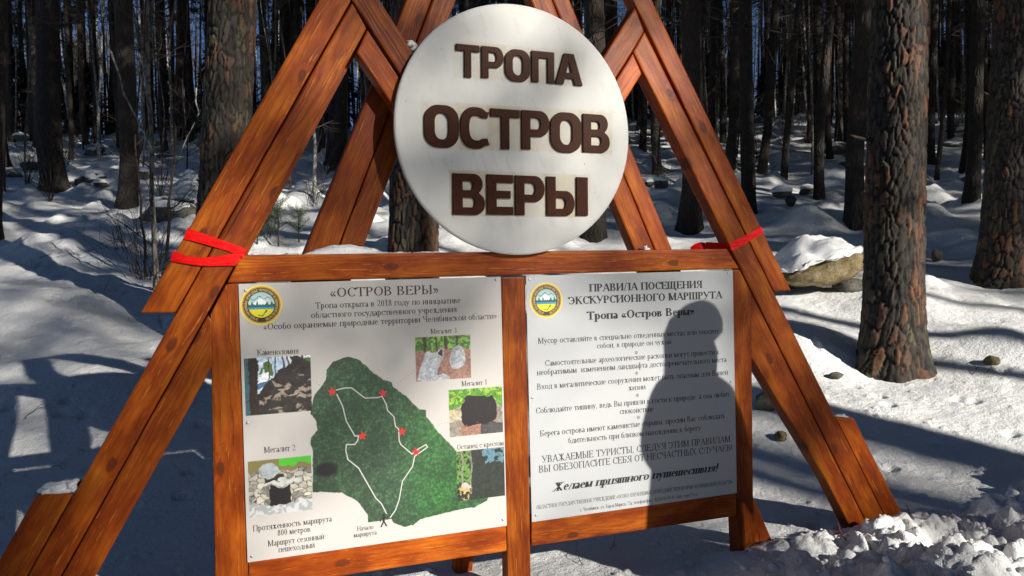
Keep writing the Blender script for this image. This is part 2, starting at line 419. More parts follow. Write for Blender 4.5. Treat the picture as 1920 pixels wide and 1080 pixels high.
# frame
ppx('top_beam', [(452, 478), (1364, 466), (1387, 504), (425, 531)], .0005, axis=(0, 1))
ppx('post', [(424, 532), (448, 531), (466, 1080), (472, 1340), (409, 1340), (403, 1080), (394, 589)], .001, axis=(1, 2))
ppx('post', [(939, 519), (986, 518), (996, 1080), (999, 1230), (955, 1230), (952, 1080)], .001, axis=(1, 2))
ppx('post', [(1373, 505), (1387, 505), (1409, 549), (1413, 935), (1425, 1170), (1392, 1170), (1380, 926)], .001, axis=(2, 3))
ppx('bottom_beam', [(465, 1052), (950, 982), (951, 1034), (468, 1106)], .0, axis=(0, 1))
ppx('bottom_beam', [(996, 973), (1381, 923), (1382, 968), (996, 1025)], .0, axis=(0, 1))
# rear A frame
RB = .085
ppx('plank', [(534, 560), (833, -176), (876, -176), (598, 560)], RB, .07, label='rear board seen left of the round sign')
ppx('plank', [(599, 560), (877, -176), (921, -176), (646, 560)], RB, .07, label='rear board seen left of the round sign')
ppx('plank', [(1227, 560), (922, -176), (963, -176), (1265, 560)], RB, .07, label='rear board seen right of the round sign')
ppx('plank', [(1266, 560), (964, -176), (996, -176), (1299, 560)], RB, .07, label='rear board seen right of the round sign')
ppx('brace', [(1330, 850), (1378, 850), (1512, 1160), (1462, 1160)], RB, .06)
# back prop of the middle post
def box_between(name, a, b, w, d, mat, parent, off):
    a = np.array(a, float); b = np.array(b, float); L = np.linalg.norm(b-a); x = (b-a)/L
    y = np.cross((0, 0, 1), x) if abs(x[2]) < .99 else np.array([0, 1., 0]); y = np.cross(x, np.cross((1, 0, 0), x)) ; y /= np.linalg.norm(y); z = np.cross(x, y)
    bm = bmesh.new(); bmesh.ops.create_cube(bm, size=1)
    for v in bm.verts: v.co = (v.co.x*L, v.co.y*w, v.co.z*d)
    bmesh.ops.bevel(bm, geom=list(bm.edges), offset=.005, segments=2, affect='EDGES')
    o = obj(name, bm_mesh(name, bm), mat, parent)
    c = (a+b)/2-np.array(off)
    o.matrix_local = Matrix(((x[0], y[0], z[0], c[0]), (x[1], y[1], z[1], c[1]), (x[2], y[2], z[2], c[2]), (0, 0, 0, 1)))
    return o
box_between('brace', (.93, .11, -.15), (.925, .42, -1.36), .078, .07, M_WOOD, stand, SO)

# ---- round sign
YD = -.034
L_, R_, T_, B_ = atY(743, 243, YD), atY(1176, 243, YD), atY(960, 4, YD), atY(960, 481, YD)
DC = np.array([(L_[0]+R_[0])/2, (T_[2]+B_[2])/2]); DR = ((R_[0]-L_[0])/2+(T_[2]-B_[2])/2)/2
LET = [('Т', 855, 899, 83, 144), ('Р', 903, 944, 87, 146), ('О', 947, 994, 92, 152), ('П', 997, 1039, 96, 154), ('А', 1041, 1092, 100, 158),
       ('О', 795, 860, 196, 276), ('С', 863, 917, 200, 278), ('Т', 920, 974, 204, 279), ('Р', 978, 1030, 207, 280), ('О', 1032, 1090, 210, 285), ('В', 1093, 1143, 214, 285),
       ('В', 849, 909, 325, 402), ('Е', 913, 962, 327, 402), ('Р', 966, 1021, 329, 403), ('Ь', 1025, 1077, 331, 404), ('І', 1081, 1102, 332, 404)]
NR, NS = 90, 220
rr = np.linspace(0, 1, NR)*DR; th = np.linspace(0, 2*math.pi, NS, endpoint=False)
RRR, TT = np.meshgrid(rr, th, indexing='ij')
lx = RRR*np.cos(TT); lz = RRR*np.sin(TT)
edge = .0035*sstep(DR-.006, DR, RRR)
ly = edge
V = np.stack([lx, ly, lz], -1).reshape(-1, 3)
colr = np.ones((len(V), 3))*np.array([.64, .64, .63])
wx = lx.ravel()+DC[0]; wz = lz.ravel()+DC[1]
for (ch, x0, x1, y0, y1) in LET:
    a = atY(x0-7, (y0+y1)/2, YD)[0]; b = atY(x1+6, (y0+y1)/2, YD)[0]; t = atY((x0+x1)/2, y0-6, YD)[2]; bo = atY((x0+x1)/2, y1+5, YD)[2]
    nn = (fbm(wx*30, wz*30, 5, 3)-.5)*.012
    mk = sstep(0, .004, np.minimum(np.minimum(wx-a, b-wx), np.minimum(t-wz, wz-bo))+nn*.5)
    st = random.uniform(.25, .8)*(.35+.9*fbm(wx*14+x0, wz*14, 9, 3))
    mk = (mk*st)[:, None]
    colr = np.minimum(colr, colr*(1-mk)+np.array([.52, .45, .29])*mk)
grime = fbm(wx*5, wz*5, 66, 4); streak = sstep(.58, .75, fbm(wx*26, wz*3.5, 67, 4)); rim = .6*sstep(DR-.03, DR, RRR.ravel())*fbm(wx*22, wz*22, 68, 3)
colr *= (.90+.14*grime)[:, None]; colr *= (1-.03*streak-.22*rim)[:, None]*np.array([1, .99, .97])
sc_ = sstep(.74, .80, fbm(wx*60+wz*20, wz*9, 69, 3)); colr *= (1-.08*sc_)[:, None]
F = grid_faces(NS, NR, True)
# rim and back
nb = len(V)
ring = np.stack([DR*np.cos(th), np.full(NS, .024), DR*np.sin(th)], -1)
V2 = np.vstack([V, ring, [[0, .024, 0]]])
last = (NR-1)*NS+np.arange(NS); rimf = np.stack([last, np.roll(last, -1), nb+np.roll(np.arange(NS), -1), nb+np.arange(NS)], -1)
faces = F.tolist()+rimf.tolist()+[[nb+i, nb+(i+1) % NS, nb+NS] for i in range(NS)]
col2 = np.vstack([colr, np.tile([.55, .53, .48], (NS+1, 1))])
me = meshpy('round_sign', V2, faces, False, col2)
disc = obj('round_sign', me, M_DISC, stand)
disc.location = Vector((DC[0], YD, DC[1]))-Vector(SO)
bm = bmesh.new(); bm.from_mesh(me); bmesh.ops.recalc_face_normals(bm, faces=bm.faces); bm.to_mesh(me); bm.free()
DO = np.array([DC[0], YD, DC[1]])

# letters: outlines in a unit box, curves give the fill, holes, depth and bevel
def rrect(x0, y0, x1, y1, rx, ry, corners='tr br', n=8):
    pts = []
    def arc(cx, cy, a0, a1):
        for i in range(n+1):
            a = math.radians(a0+(a1-a0)*i/n); pts.append((cx+rx*math.cos(a), cy+ry*math.sin(a)))
    if 'bl' in corners: arc(x0+rx, y0+ry, 180, 270)
    else: pts.append((x0, y0))
    if 'br' in corners: arc(x1-rx, y0+ry, 270, 360)
    else: pts.append((x1, y0))
    if 'tr' in corners: arc(x1-rx, y1-ry, 0, 90)
    else: pts.append((x1, y1))
    if 'tl' in corners: arc(x0+rx, y1-ry, 90, 180)
    else: pts.append((x0, y1))
    return pts
allc = 'tl tr bl br'
OUT = {
 'Т': [[(0, 1), (1, 1), (1, .8), (.64, .8), (.64, 0), (.36, 0), (.36, .8), (0, .8)]],
 'Р': [[(0, 0), (.31, 0), (.31, .34)] + rrect(0, .34, 1, 1, .34, .33)[1:] , rrect(.31, .52, .68, .82, .14, .15)],
 'О': [rrect(0, 0, 1, 1, .40, .34, allc), rrect(.30, .19, .70, .81, .19, .20, allc)],
 'П': [[(0, 0), (.30, 0), (.30, .79), (.70, .79), (.70, 0), (1, 0), (1, 1), (0, 1)]],
 'А': [[(0, 0), (.29, 0), (.35, .2), (.65, .2), (.71, 0), (1, 0), (.68, 1), (.32, 1)], [(.40, .38), (.60, .38), (.5, .76)]],
 'В': [rrect(0, 0, 1, .56, .30, .28)[:-2][:20] + [(.93, .54)] + [(p[0]*.93, p[1]) for p in rrect(0, .48, 1, 1, .30, .25)[11:]],
       rrect(.30, .60, .62, .82, .10, .11), rrect(.30, .18, .68, .42, .11, .12)],
 'Е': [[(0, 0), (1, 0), (1, .2), (.36, .2), (.36, .41), (.9, .41), (.9, .6), (.36, .6), (.36, .8), (1, .8), (1, 1), (0, 1)]],
 'Ь': [[(0, 0)] + rrect(0, 0, 1, .64, .32, .32)[1:-1] + [(.32, .64), (.32, 1), (0, 1)], rrect(.32, .18, .68, .46, .13, .14)],
 'І': [[(0, 0), (1, 0), (1, 1), (0, 1)]],
}
def c_outline():
    o = []
    for i in range(41):
        a = math.radians(48+264*i/40); c, s = math.cos(a), math.sin(a)
        o.append((.52+.52*np.sign(c)*abs(c)**.8, .5+.5*np.sign(s)*abs(s)**.8))
    i_ = []
    for i in range(41):
        a = math.radians(312-264*i/40); c, s = math.cos(a), math.sin(a)
        i_.append((.56+.26*np.sign(c)*abs(c)**.8, .5+.30*np.sign(s)*abs(s)**.8))
    e = [(1.0, .10), (.93, .26)]; e2 = [(.93, .74), (1.0, .90)]
    return o[:-1]+e[:1]+e[1:]+i_[1:-1]+e2
OUT['С'] = [c_outline()]
_b = [(0, 0)]+rrect(0, 0, 1, .56, .30, .27)[1:-1]
def b_outline():
    lowr = rrect(0, 0, 1, .54, .30, .27)[1:-1]     # bottom right then upper right corner of the lower bowl
    low = [p for p in lowr if not (p[1] > .5 and p[0] < .8)]
    upp = [(p[0]*.93, p[1]) for p in rrect(0, .50, 1, 1, .30, .25)[1:-1]]
    upp = [p for p in upp if not (p[1] < .53 and p[0] < .76)]
    return [(0, 0)]+low+[(.84, .525)]+upp+[(0, 1)]
OUT['В'][0] = b_outline()
def curve_mesh(name, loops, sx, sy, depth_, bev):
    cu = bpy.data.curves.new(name, 'CURVE'); cu.dimensions = '2D'; cu.fill_mode = 'BOTH'
    for lp in loops:
        sp = cu.splines.new('POLY'); sp.points.add(len(lp)-1)
        for p, q in zip(sp.points, lp): p.co = (q[0]*sx, q[1]*sy, 0, 1)
        sp.use_cyclic_u = True
    cu.extrude = depth_/2; cu.bevel_depth = bev; cu.bevel_resolution = 1; cu.offset = -bev
    o = bpy.data.objects.new(name, cu); COL.objects.link(o)
    dg = bpy.context.evaluated_depsgraph_get()
    me = bpy.data.meshes.new_from_object(o.evaluated_get(dg)); bpy.data.objects.remove(o); bpy.data.curves.remove(cu)
    me.name = name; return me
LD = .010
for (ch, x0, x1, y0, y1) in LET:
    yc, xc = (y0+y1)/2, (x0+x1)/2
    a = atY(x0, yc, YD-LD); b = atY(x1, yc, YD-LD); t = atY(xc, y0, YD-LD); bo = atY(xc, y1, YD-LD)
    sx = b[0]-a[0]; sy = t[2]-bo[2]
    me = curve_mesh('letter', OUT[ch], sx, sy, LD-.002, .001)
    o = obj('letter', me, M_BROWN, disc)
    o.matrix_local = Matrix.Translation(Vector((a[0], YD-LD/2-.0005, bo[2]))-Vector(DO)) @ Matrix.Rotation(math.radians(90), 4, 'X') @ Matrix.Rotation(math.radians(-1.0), 4, 'Z')
def screw_mesh(r, h):
    bm = bmesh.new(); bmesh.ops.create_uvsphere(bm, u_segments=14, v_segments=8, radius=1)
    bmesh.ops.delete(bm, geom=[v for v in bm.verts if v.co.z < -.1], context='VERTS')
    for v in bm.verts: v.co = (v.co.x*r, v.co.y*r, v.co.z*h)
    return bm_mesh('screw', bm, True)
SM = screw_mesh(.0055, .003); SMs = screw_mesh(.0035, .0018)
for x, y in [(762, 190), (1152, 209), (848, 303), (1097, 307), (973, 465)]:
    p = atY(x, y, YD); o = obj('nail_head', SMs, M_STEEL, disc)
    o.matrix_local = Matrix.Translation(Vector((p[0], YD-.0003, p[2]))-Vector(DO)) @ Matrix.Rotation(math.radians(90), 4, 'X')

# ------------------------------------------------------------------ lettering engine (pen strokes with thick and thin)
G = {
'А': (.80, 'L.08 0 .40 1;L.40 1 .72 0;H.22 .60 .34;S.08 0;S.72 0'), 'Б': (.72, 'V.15 0 1;H.15 .60 1;v.60 .84 1;A.34 .28 .27 .28 -90 90;H.15 .34 0;H.15 .34 .56'),
'В': (.72, 'V.15 0 1;A.33 .76 .22 .24 -90 90;A.35 .27 .27 .27 -90 90;H.15 .34 1;H.15 .35 .53;H.15 .36 0'), 'Г': (.64, 'V.15 0 1;H.15 .58 1;v.58 .82 1'),
'Д': (.84, 'L.20 .05 .34 1;v.66 .05 1;H.34 .74 1;H.05 .80 .05;v.06 -.16 .05;v.80 -.16 .05'), 'Е': (.70, 'V.15 0 1;H.15 .58 1;H.15 .48 .52;H.15 .62 0;v.58 .84 1;v.62 0 .17;v.48 .44 .60'),
'Ж': (1.0, 'V.50 0 1;L.50 .5 .18 1;L.50 .5 .82 1;L.10 0 .50 .5;L.50 .5 .90 0;S.10 0;S.90 0;S.2 1;S.8 1'), 'З': (.60, 'A.28 .76 .20 .24 150 -90;A.28 .27 .25 .27 90 -150'),
'И': (.84, 'V.15 0 1;V.70 0 1;L.15 .08 .70 .92'), 'Й': (.84, 'V.15 0 1;V.70 0 1;L.15 .08 .70 .92;A.42 1.30 .16 .14 200 340'),
'К': (.78, 'V.15 0 1;L.18 .48 .62 1;L.30 .60 .70 0;S.70 0;S.64 1'), 'Л': (.82, 'L.10 .02 .30 1;V.68 0 1;H.26 .68 1;S.08 0'),
'М': (.98, 'V.14 0 1;L.16 1 .48 .05;L.48 .05 .80 1;V.82 0 1'), 'Н': (.84, 'V.15 0 1;V.70 0 1;H.15 .70 .5'), 'О': (.82, 'A.41 .5 .34 .5 0 360'),
'П': (.84, 'V.15 0 1;V.70 0 1;H.15 .70 1'), 'Р': (.66, 'V.15 0 1;A.33 .73 .25 .27 -90 90;H.15 .33 1;H.15 .33 .46'), 'С': (.74, 'A.42 .5 .34 .5 40 320;v.69 .72 .95'),
'Т': (.74, 'V.37 0 1;H.06 .68 1;v.07 .82 1;v.67 .82 1'), 'У': (.76, 'L.08 1 .42 .30;L.26 0 .70 1;S.10 1;S.70 1;S.22 .03'), 'Ф': (.86, 'V.43 0 1;A.43 .5 .35 .31 0 360'),
'Х': (.78, 'L.12 1 .66 0;L.10 0 .66 1;S.12 1;S.66 1;S.1 0;S.68 0'), 'Ц': (.84, 'V.15 0 1;V.66 0 1;H.15 .78 0;v.79 -.2 0'), 'Ч': (.76, 'V.60 0 1;v.14 .72 1;A.36 .72 .22 .26 180 300;H.40 .60 .47;S.14 1'),
'Ш': (1.08, 'V.14 0 1;V.53 0 1;V.92 0 1;H.14 .92 0'), 'Щ': (1.12, 'V.14 0 1;V.51 0 1;V.88 0 1;H.14 1.0 0;v1.02 -.2 0'), 'Ы': (.96, 'V.15 0 1;A.32 .28 .24 .28 -90 90;H.15 .32 0;H.15 .32 .56;V.80 0 1'),
'Ь': (.68, 'V.15 0 1;A.34 .28 .25 .28 -90 90;H.15 .34 0;H.15 .34 .56'), 'Э': (.74, 'A.32 .5 .34 .5 -140 140;H.28 .66 .5;v.06 .72 .95'), 'Ю': (1.08, 'V.14 0 1;H.14 .40 .5;A.68 .5 .30 .5 0 360'),
'Я': (.76, 'V.60 0 1;A.38 .73 .25 .27 90 270;H.38 .60 1;H.38 .60 .46;L.10 0 .42 .46;S.10 0'),
'а': (.48, 'v.38 .08 .5;A.23 .5 .15 .18 0 160;A.22 .17 .16 .19 0 360;L.38 .08 .46 .02'), 'б': (.54, 'A.27 .32 .21 .32 0 360;A.42 .62 .36 .36 120 190;L.24 .92 .46 1.04'),
'е': (.50, 'A.26 .34 .20 .34 0 310;H.06 .46 .38'), 'р': (.56, 'V.12 -.3 .68;A.29 .34 .20 .34 -180 180'), 'у': (.54, 'L.08 .68 .28 .10;L.16 -.26 .46 .68;S.09 .68;S.46 .68;v.12 -.28 -.22'),
'ф': (.74, 'V.37 -.3 1;A.37 .34 .29 .34 0 360'),
'0': (.54, 'A.27 .5 .20 .5 0 360'), '1': (.50, 'V.27 0 1;L.12 .82 .27 1'), '2': (.54, 'A.26 .74 .19 .26 165 -30;L.08 .05 .43 .62;H.08 .48 .04;v.48 .04 .16'), '3': (.54, 'A.26 .76 .18 .24 150 -90;A.26 .27 .21 .27 90 -150'),
'4': (.54, 'v.37 0 1;H.04 .50 .30;L.04 .30 .37 1'), '5': (.54, 'H.14 .46 1;v.14 .55 1;A.24 .31 .22 .31 120 -150'), '6': (.54, 'A.27 .3 .20 .30 0 360;A.47 .35 .40 .66 100 180'), '7': (.54, 'H.06 .47 1;L.18 0 .46 1'),
'8': (.54, 'A.27 .76 .16 .24 0 360;A.27 .27 .20 .27 0 360'), '«': (.50, 'L.04 .36 .22 .62;L.22 .08 .04 .34;L.24 .36 .42 .62;L.42 .08 .24 .34'), '»': (.50, 'L.08 .62 .26 .36;L.08 .08 .26 .34;L.28 .62 .46 .36;L.28 .08 .46 .34'),
'.': (.26, 'D.12 .05'), ',': (.26, 'D.12 .05;L.07 -.16 .14 .03'), '!': (.34, 'D.16 .05;v.16 .28 1'), ':': (.28, 'D.13 .05;D.13 .55'), '(': (.34, 'A.36 .4 .24 .6 110 250'), ')': (.34, 'A-.02 .4 .24 .6 -70 70'),
'-': (.34, 'H.05 .28 .34'), '/': (.32, 'L.02 -.05 .28 1'), 't': (.32, 'v.14 .05 .85;H.03 .28 .66;H.14 .28 .02'), 'r': (.38, 'V.12 0 .68;A.28 .46 .14 .2 50 150'), 'u': (.56, 'v.12 .1 .68;V.44 0 .68;H.12 .44 .04;S.12 .68'),
' ': (.34, '')}
IT = {'т': 'V.14 0 1;V.53 0 1;V.92 0 1;H.14 .92 1', 'и': 'V.15 0 1;V.70 0 1;H.15 .70 0'}
def glyph(ch, bold, ital):
    """returns advance, list of quads (4 points each) in cap-height units"""
    T, t = (.21, .08) if bold else (.14, .062)
    src = ch; sc = 1.0; over = None
    if ch == 'o': src = 'о'
    if ch == 'p': src = 'р'
    if ch == 'c': src = 'с'
    if src in G: w, d = G[src]
    else:
        u = src.upper(); w, d = G[u]; sc = .68; w = w*.72
        if ital and src in IT:
            d = IT[src]; w = G['Ш'][0]*.72 if src == 'т' else w
    quads = []; sxx = .72 if sc < 1 else 1.0
    def seg(x0, y0, x1, y1, wd):
        dx, dy = x1-x0, y1-y0; l = math.hypot(dx, dy) or 1e-6; nx, ny = -dy/l*wd/2, dx/l*wd/2
        e = .0 ; quads.append(((x0+nx, y0+ny), (x0-nx, y0-ny), (x1-nx, y1-ny), (x1+nx, y1+ny)))
    def wof(dx, dy):
        l = math.hypot(dx, dy) or 1e-6
        if abs(dx) > .12*l and dy*dx > 0: return t*1.1        # rising strokes are thin
        return t+(T-t)*(abs(dy)/l)**1.6
    for tok in d.split(';'):
        if not tok: continue
        k = tok[0]; a = [float(v) for v in tok[1:].split()]
        X = lambda v: v*sxx
        Yy = lambda v: v*sc
        if k in 'Vv':
            x, y0, y1 = X(a[0]), Yy(a[1]), Yy(a[2]); seg(x, y0, x, y1, T)
            if k == 'V':
                for y, s in ((y0, 1), (y1, -1)): seg(x-T*.5-.085*sxx, y+s*t*.4, x+T*.5+.085*sxx, y+s*t*.4, t*.8)
        elif k == 'H': seg(X(a[0]), Yy(a[2])+(t*.5 if a[2] < .1 else -t*.5 if a[2] > .9 else 0), X(a[1]), Yy(a[2])+(t*.5 if a[2] < .1 else -t*.5 if a[2] > .9 else 0), t)
        elif k == 'S': s = 1 if a[1] < .4 else -1; seg(X(a[0])-.13*sxx, Yy(a[1])+s*t*.4, X(a[0])+.13*sxx, Yy(a[1])+s*t*.4, t*.8)
        elif k == 'L': x0, y0, x1, y1 = X(a[0]), Yy(a[1]), X(a[2]), Yy(a[3]); seg(x0, y0, x1, y1, wof(x1-x0, y1-y0))
        elif k == 'D': x, y = X(a[0]), Yy(a[1]); r = T*.55; quads.append(((x-r, y), (x, y-r), (x+r, y), (x, y+r)))
        elif k == 'A':
            cx, cy, rx, ry, a0, a1 = X(a[0]), Yy(a[1]), X(a[2]), Yy(a[3]), a[4], a[5]
            rx -= T*.25; ry -= t*.5; n = max(5, int(abs(a1-a0)/24)); pr = None
            for i in range(n+1):
                an = math.radians(a0+(a1-a0)*i/n); p = (cx+rx*math.cos(an), cy+ry*math.sin(an))
                wd = t+(T-t)*abs(math.cos(an))**1.6
                q = ((p[0]-math.cos(an)*wd/2, p[1]-math.sin(an)*wd/2), (p[0]+math.cos(an)*wd/2, p[1]+math.sin(an)*wd/2))
                if pr: quads.append((pr[0], pr[1], q[1], q[0]))
                pr = q
    if ital: quads = [tuple((x+y*.24, y) for x, y in q) for q in quads]
    return w+.02, quads
PY = -.0042
def text_mesh(name, s, place, bold=False, ital=False):
    """place(u,v): maps text units to world (x,z)"""
    V = []; F = []; x = 0; k = 0
    for ch in s:
        w, qs = glyph(ch, bold, ital)
        for q in qs:
            i = len(V); k += 1
            for (a, b) in q:
                p = place(x+a, b); V.append((p[0], PY-.0003-.000004*(k % 7), p[1]))
            F.append((i, i+1, i+2, i+3))
        x += w
    bm = bmesh.new(); me = meshpy(name, V, F); bm.from_mesh(me); bmesh.ops.recalc_face_normals(bm, faces=bm.faces); bm.to_mesh(me); bm.free(); return me
def text_line(panel, s, pl, pr, cap, mat, bold=False, ital=False):
    A = atY(*pl, 0)[[0, 2]]; B = atY(*pr, 0)[[0, 2]]
    W_ = sum(glyph(c, bold, ital)[0] for c in s)
    mid = ((pl[0]+pr[0])/2, (pl[1]+pr[1])/2); h = atY(mid[0], mid[1]-cap, 0)[2]-atY(mid[0], mid[1], 0)[2]
    d = (B-A); d[1] *= .35; L = np.linalg.norm(d); ux = d/W_; mz = (A[1]+B[1])/2
    A = np.array([A[0], mz-d[1]/2])
    return obj('text_line', text_mesh('text_line', s, lambda u, v: A+ux*u+np.array([0, h*v]), bold, ital), mat, panel)

# ------------------------------------------------------------------ printed panels
def panel(name, x0, x1, z0, z1, paint, n=330):
    xs = np.linspace(x0, x1, n); zs = np.linspace(z0, z1, n); X, Z = np.meshgrid(xs, zs)
    c = paint(X, Z).reshape(-1, 3)
    V = np.stack([X, np.full_like(X, PY), Z], -1).reshape(-1, 3)
    F = grid_faces(n, n)
    b = len(V); t = -.0012
    V = np.vstack([V, [(x0, t, z0), (x1, t, z0), (x1, t, z1), (x0, t, z1)]]); c = np.vstack([c, np.ones((4, 3))*.7])
    fl = F.tolist()
    cs = [0, n-1, n*n-1, n*(n-1)]
    edges = [list(range(0, n)), [n-1+i*n for i in range(n)], [n*n-1-i for i in range(n)], [n*(n-1)-i*n for i in range(n)]]
    for k, e in enumerate(edges): fl.append(e+[b+(k+1) % 4, b+k])
    fl.append([b, b+1, b+2, b+3])
    me = meshpy(name, V, fl, False, c)
    bm = bmesh.new(); bm.from_mesh(me); bmesh.ops.recalc_face_normals(bm, faces=bm.faces); bm.to_mesh(me); bm.free()
    o = obj(name, me, M_PRINT, stand); o.location = -Vector(SO); return o
def inpoly(X, Z, poly):
    r = np.zeros(X.shape, bool); n = len(poly)
    for i in range(n):
        x1, z1 = poly[i]; x2, z2 = poly[(i+1) % n]
        c = ((z1 > Z) != (z2 > Z)) & (X < (x2-x1)*(Z-z1)/(z2-z1+1e-12)+x1); r ^= c
    return r
ISL = [(654, 668), (640, 672), (624, 678), (613, 692), (611, 711), (604, 722), (597, 731), (590, 739), (586, 750), (582, 775), (592, 790), (595, 806), (583, 820), (581, 831), (587, 844), (586, 862), (586, 922), (624, 923), (641, 923), (652, 930), (669, 938), (680, 952),
       (688, 963), (690, 979), (711, 976), (734, 972), (738, 979), (758, 988), (774, 984), (788, 973), (819, 965), (847, 958), (863, 954), (888, 951), (913, 938), (917, 925), (860, 905), (857, 847), (841, 830), (819, 808), (805, 788), (799, 781), (797, 768), (787, 768), (763, 744), (736, 725), (734, 717), (716, 711), (694, 694), (674, 675)]
def P2(x, y): return atY(x, y, 0)[[0, 2]]
ISLW = [tuple(P2(*p)) for p in ISL]
def blend(c, m, col):
    m = np.clip(m, 0, 1)[..., None]; return c*(1-m)+np.array(col)*m
def uv_in(X, Z, quad):
    """quad px corners TL,TR,BR,BL -> u (right), v (down), mask"""
    p = [P2(*q) for q in quad]; x0 = (p[0][0]+p[3][0])/2; x1 = (p[1][0]+p[2][0])/2; z0 = (p[0][1]+p[1][1])/2; z1 = (p[2][1]+p[3][1])/2
    u = (X-x0)/(x1-x0); v = (Z-z0)/(z1-z0); mk = (u > 0) & (u < 1) & (v > 0) & (v < 1)
    a = (fbm(u*6, v*6, 91, 4)-.5)*.16; b = (fbm(u*6+7, v*6, 92, 4)-.5)*.16
    return np.where(mk, np.clip(u+a*.5, .001, .999), u), np.where(mk, np.clip(v+b, .001, .999), v), mk
def paint_left(X, Z):
    c = np.ones(X.shape+(3,))*np.array([.50, .475, .455])*(.96+.07*fbm(X*3, Z*3, 4, 3))[..., None]
    # island: aerial forest
    wob = .004*(fbm(X*60, Z*60, 2, 2)-.5)
    m = inpoly(X+wob, Z+wob, ISLW)
    f1, f2, cid = voro(X*95, Z*95, 5)
    h1_, h2_, cid3 = voro(X*45, Z*45, 15); tex = np.clip(1-f1*1.15, 0, 1)*(.25+.9*cid)*(.6+.8*cid3)*(.5+1.0*fbm(X*28, Z*28, 16, 3))
    g = np.stack([.018+.030*tex, .035+.070*tex, .022+.028*tex], -1)
    gl = sstep(.5, .75, X)*sstep(-.35, -.6, Z)*(.5+.8*fbm(X*7, Z*7, 8, 3))
    g = g*(1-.6*gl[..., None])+np.stack([.012+.03*tex, .06+.16*tex, .014+.02*tex], -1)*.6*gl[..., None]
    g *= 1.15*(.60+.8*fbm(X*5, Z*5, 12, 3))[..., None]
    c = np.where(m[..., None], g, c)
    # dark and brownish spots near the second photograph
    d = P2(612, 880); r = np.hypot((X-d[0])/.045, (Z-d[1])/.03); c = blend(c, m*sstep(1.2, .6, r), (.012, .010, .014))
    def tr(u, a, w): return sstep(w, w*.6, abs(u-a))
    # quarry picture
    u, v, mk = uv_in(X, Z, [(459, 673), (582, 664), (585, 769), (459, 780)])
    p = np.ones(X.shape+(3,))*np.array([.45, .62, .80]); p = blend(p, sstep(.35, .6, fbm(u*4, v*5, 3, 3)), (.80, .85, .88))
    p = blend(p, (v > .42) & (v < .54), (.07, .16, .30)); p = blend(p, v > .55, (.6, .68, .72))
    lf = fbm(u*16, v*14, 21, 3); p = blend(p, (lf > .56) & (v < .35) & ((u > .82) | ((u > .2) & (u < .42))), (.08, .16, .04))
    for a, w in ((.35, .012), (.46, .014), (.58, .016), (.645, .016), (.70, .012), (.86, .03)): p = blend(p, tr(u, a+.03*(.5-v), w)*(v < .6), (.11, .05, .04))
    rk = (v > .70-.62*sstep(.1, .75, u)+.05*np.sin(u*14)) | (((u-.66)/.17)**2+((v-.33)/.14)**2 < 1)
    t2 = fbm(u*9, v*16, 31, 4); rc = np.stack([.016+.03*t2, .013+.025*t2, .012+.022*t2], -1)
    rc = blend(rc, sstep(.58, .68, fbm(u*7-v*5, v*17+u*4, 33, 4))*sstep(.35, .7, v+.35*u), (.30, .25, .20))
    p = np.where(rk[..., None], rc, p); p = blend(p, (u > .06) & (u < .20+.0*v), (.035, .022, .020)); p = blend(p, (u < .06), (.05, .12, .14))
    p = p*(.55+.9*fbm(u*38, v*34, 35, 3))[..., None]
    c = np.where(mk[..., None], p, c)
    # stones in a wood
    u, v, mk = uv_in(X, Z, [(778, 633), (881, 627), (882, 709), (779, 715)])
    t = fbm(u*14, v*12, 41, 4); p = np.stack([.20+.16*t, .10+.10*t, .085+.07*t], -1)
    fo = v < .30; p = blend(p, fo, (.07, .17, .035)); p = blend(p, fo & (fbm(u*20, v*20, 43, 3) > .55), (.22, .40, .08))
    for a, w in ((.17, .035), (.38, .02), (.56, .03), (.76, .022)): p = blend(p, tr(u, a, w)*(v < .33), (.07, .045, .03))
    s1 = (abs((u-.30)-(.55-v)*.28) < .17) & (v > .33) & (v < .98); s2 = (((u-.76)/.13)**2+((v-.52)/.28)**2 < 1); s3 = (((u-.47)/.16)**2+((v-.93)/.10)**2 < 1)
    sc = np.stack([.22+.35*t, .24+.35*t, .27+.36*t], -1); p = np.where((s1 | s2 | s3)[..., None], sc, p); p = blend(p, (abs(u-.45) < .05) & (v > .35) & (v < .42), (.04, .02, .015))
    p = p*(.45+1.1*fbm(u*36, v*32, 36, 3))[..., None]
    c = np.where(mk[..., None], p, c)
    # dark grotto under grass
    u, v, mk = uv_in(X, Z, [(840, 731), (940, 724), (943, 811), (843, 819)])
    t = fbm(u*13, v*13, 51, 4); p = np.stack([.12+.22*t, .10+.2*t, .08+.18*t], -1)
    p = blend(p, (v < .34+.1*np.sin(u*5+2)), (.08, .22, .02)); p = blend(p, (v < .3) & (t > .55), (.25, .42, .06))
    cave = ((abs((u-.55)/.33)**3+abs((v-.50)/.34)**3) < 1); p = np.where(cave[..., None], np.ones_like(p)*np.array([.012, .008, .010]), p)
    p = blend(p, (v > .76) & (u > .2) & (u < .6), (.28, .15, .11)); p = blend(p, (v > .78) & (u > .6), (.06, .055, .06)); p = blend(p, (v > .42) & (v < .68) & (u < .24), (.42, .36, .24))
    p = p*(.45+1.1*fbm(u*36, v*32, 36, 3))[..., None]
    c = np.where(mk[..., None], p, c)
    # rock in dark trees
    u, v, mk = uv_in(X, Z, [(855, 846), (944, 838), (947, 930), (857, 938)])
    t = fbm(u*12, v*12, 61, 4); p = np.stack([.015+.015*t, .018+.02*t, .016+.014*t], -1)
    p = blend(p, (u < .30) & (v < .65) & (fbm(u*18, v*18, 62, 3) > .42), (.10, .22, .04)); p = blend(p, (v < .3) & (u > .55) & (t > .52), (.10, .20, .26))
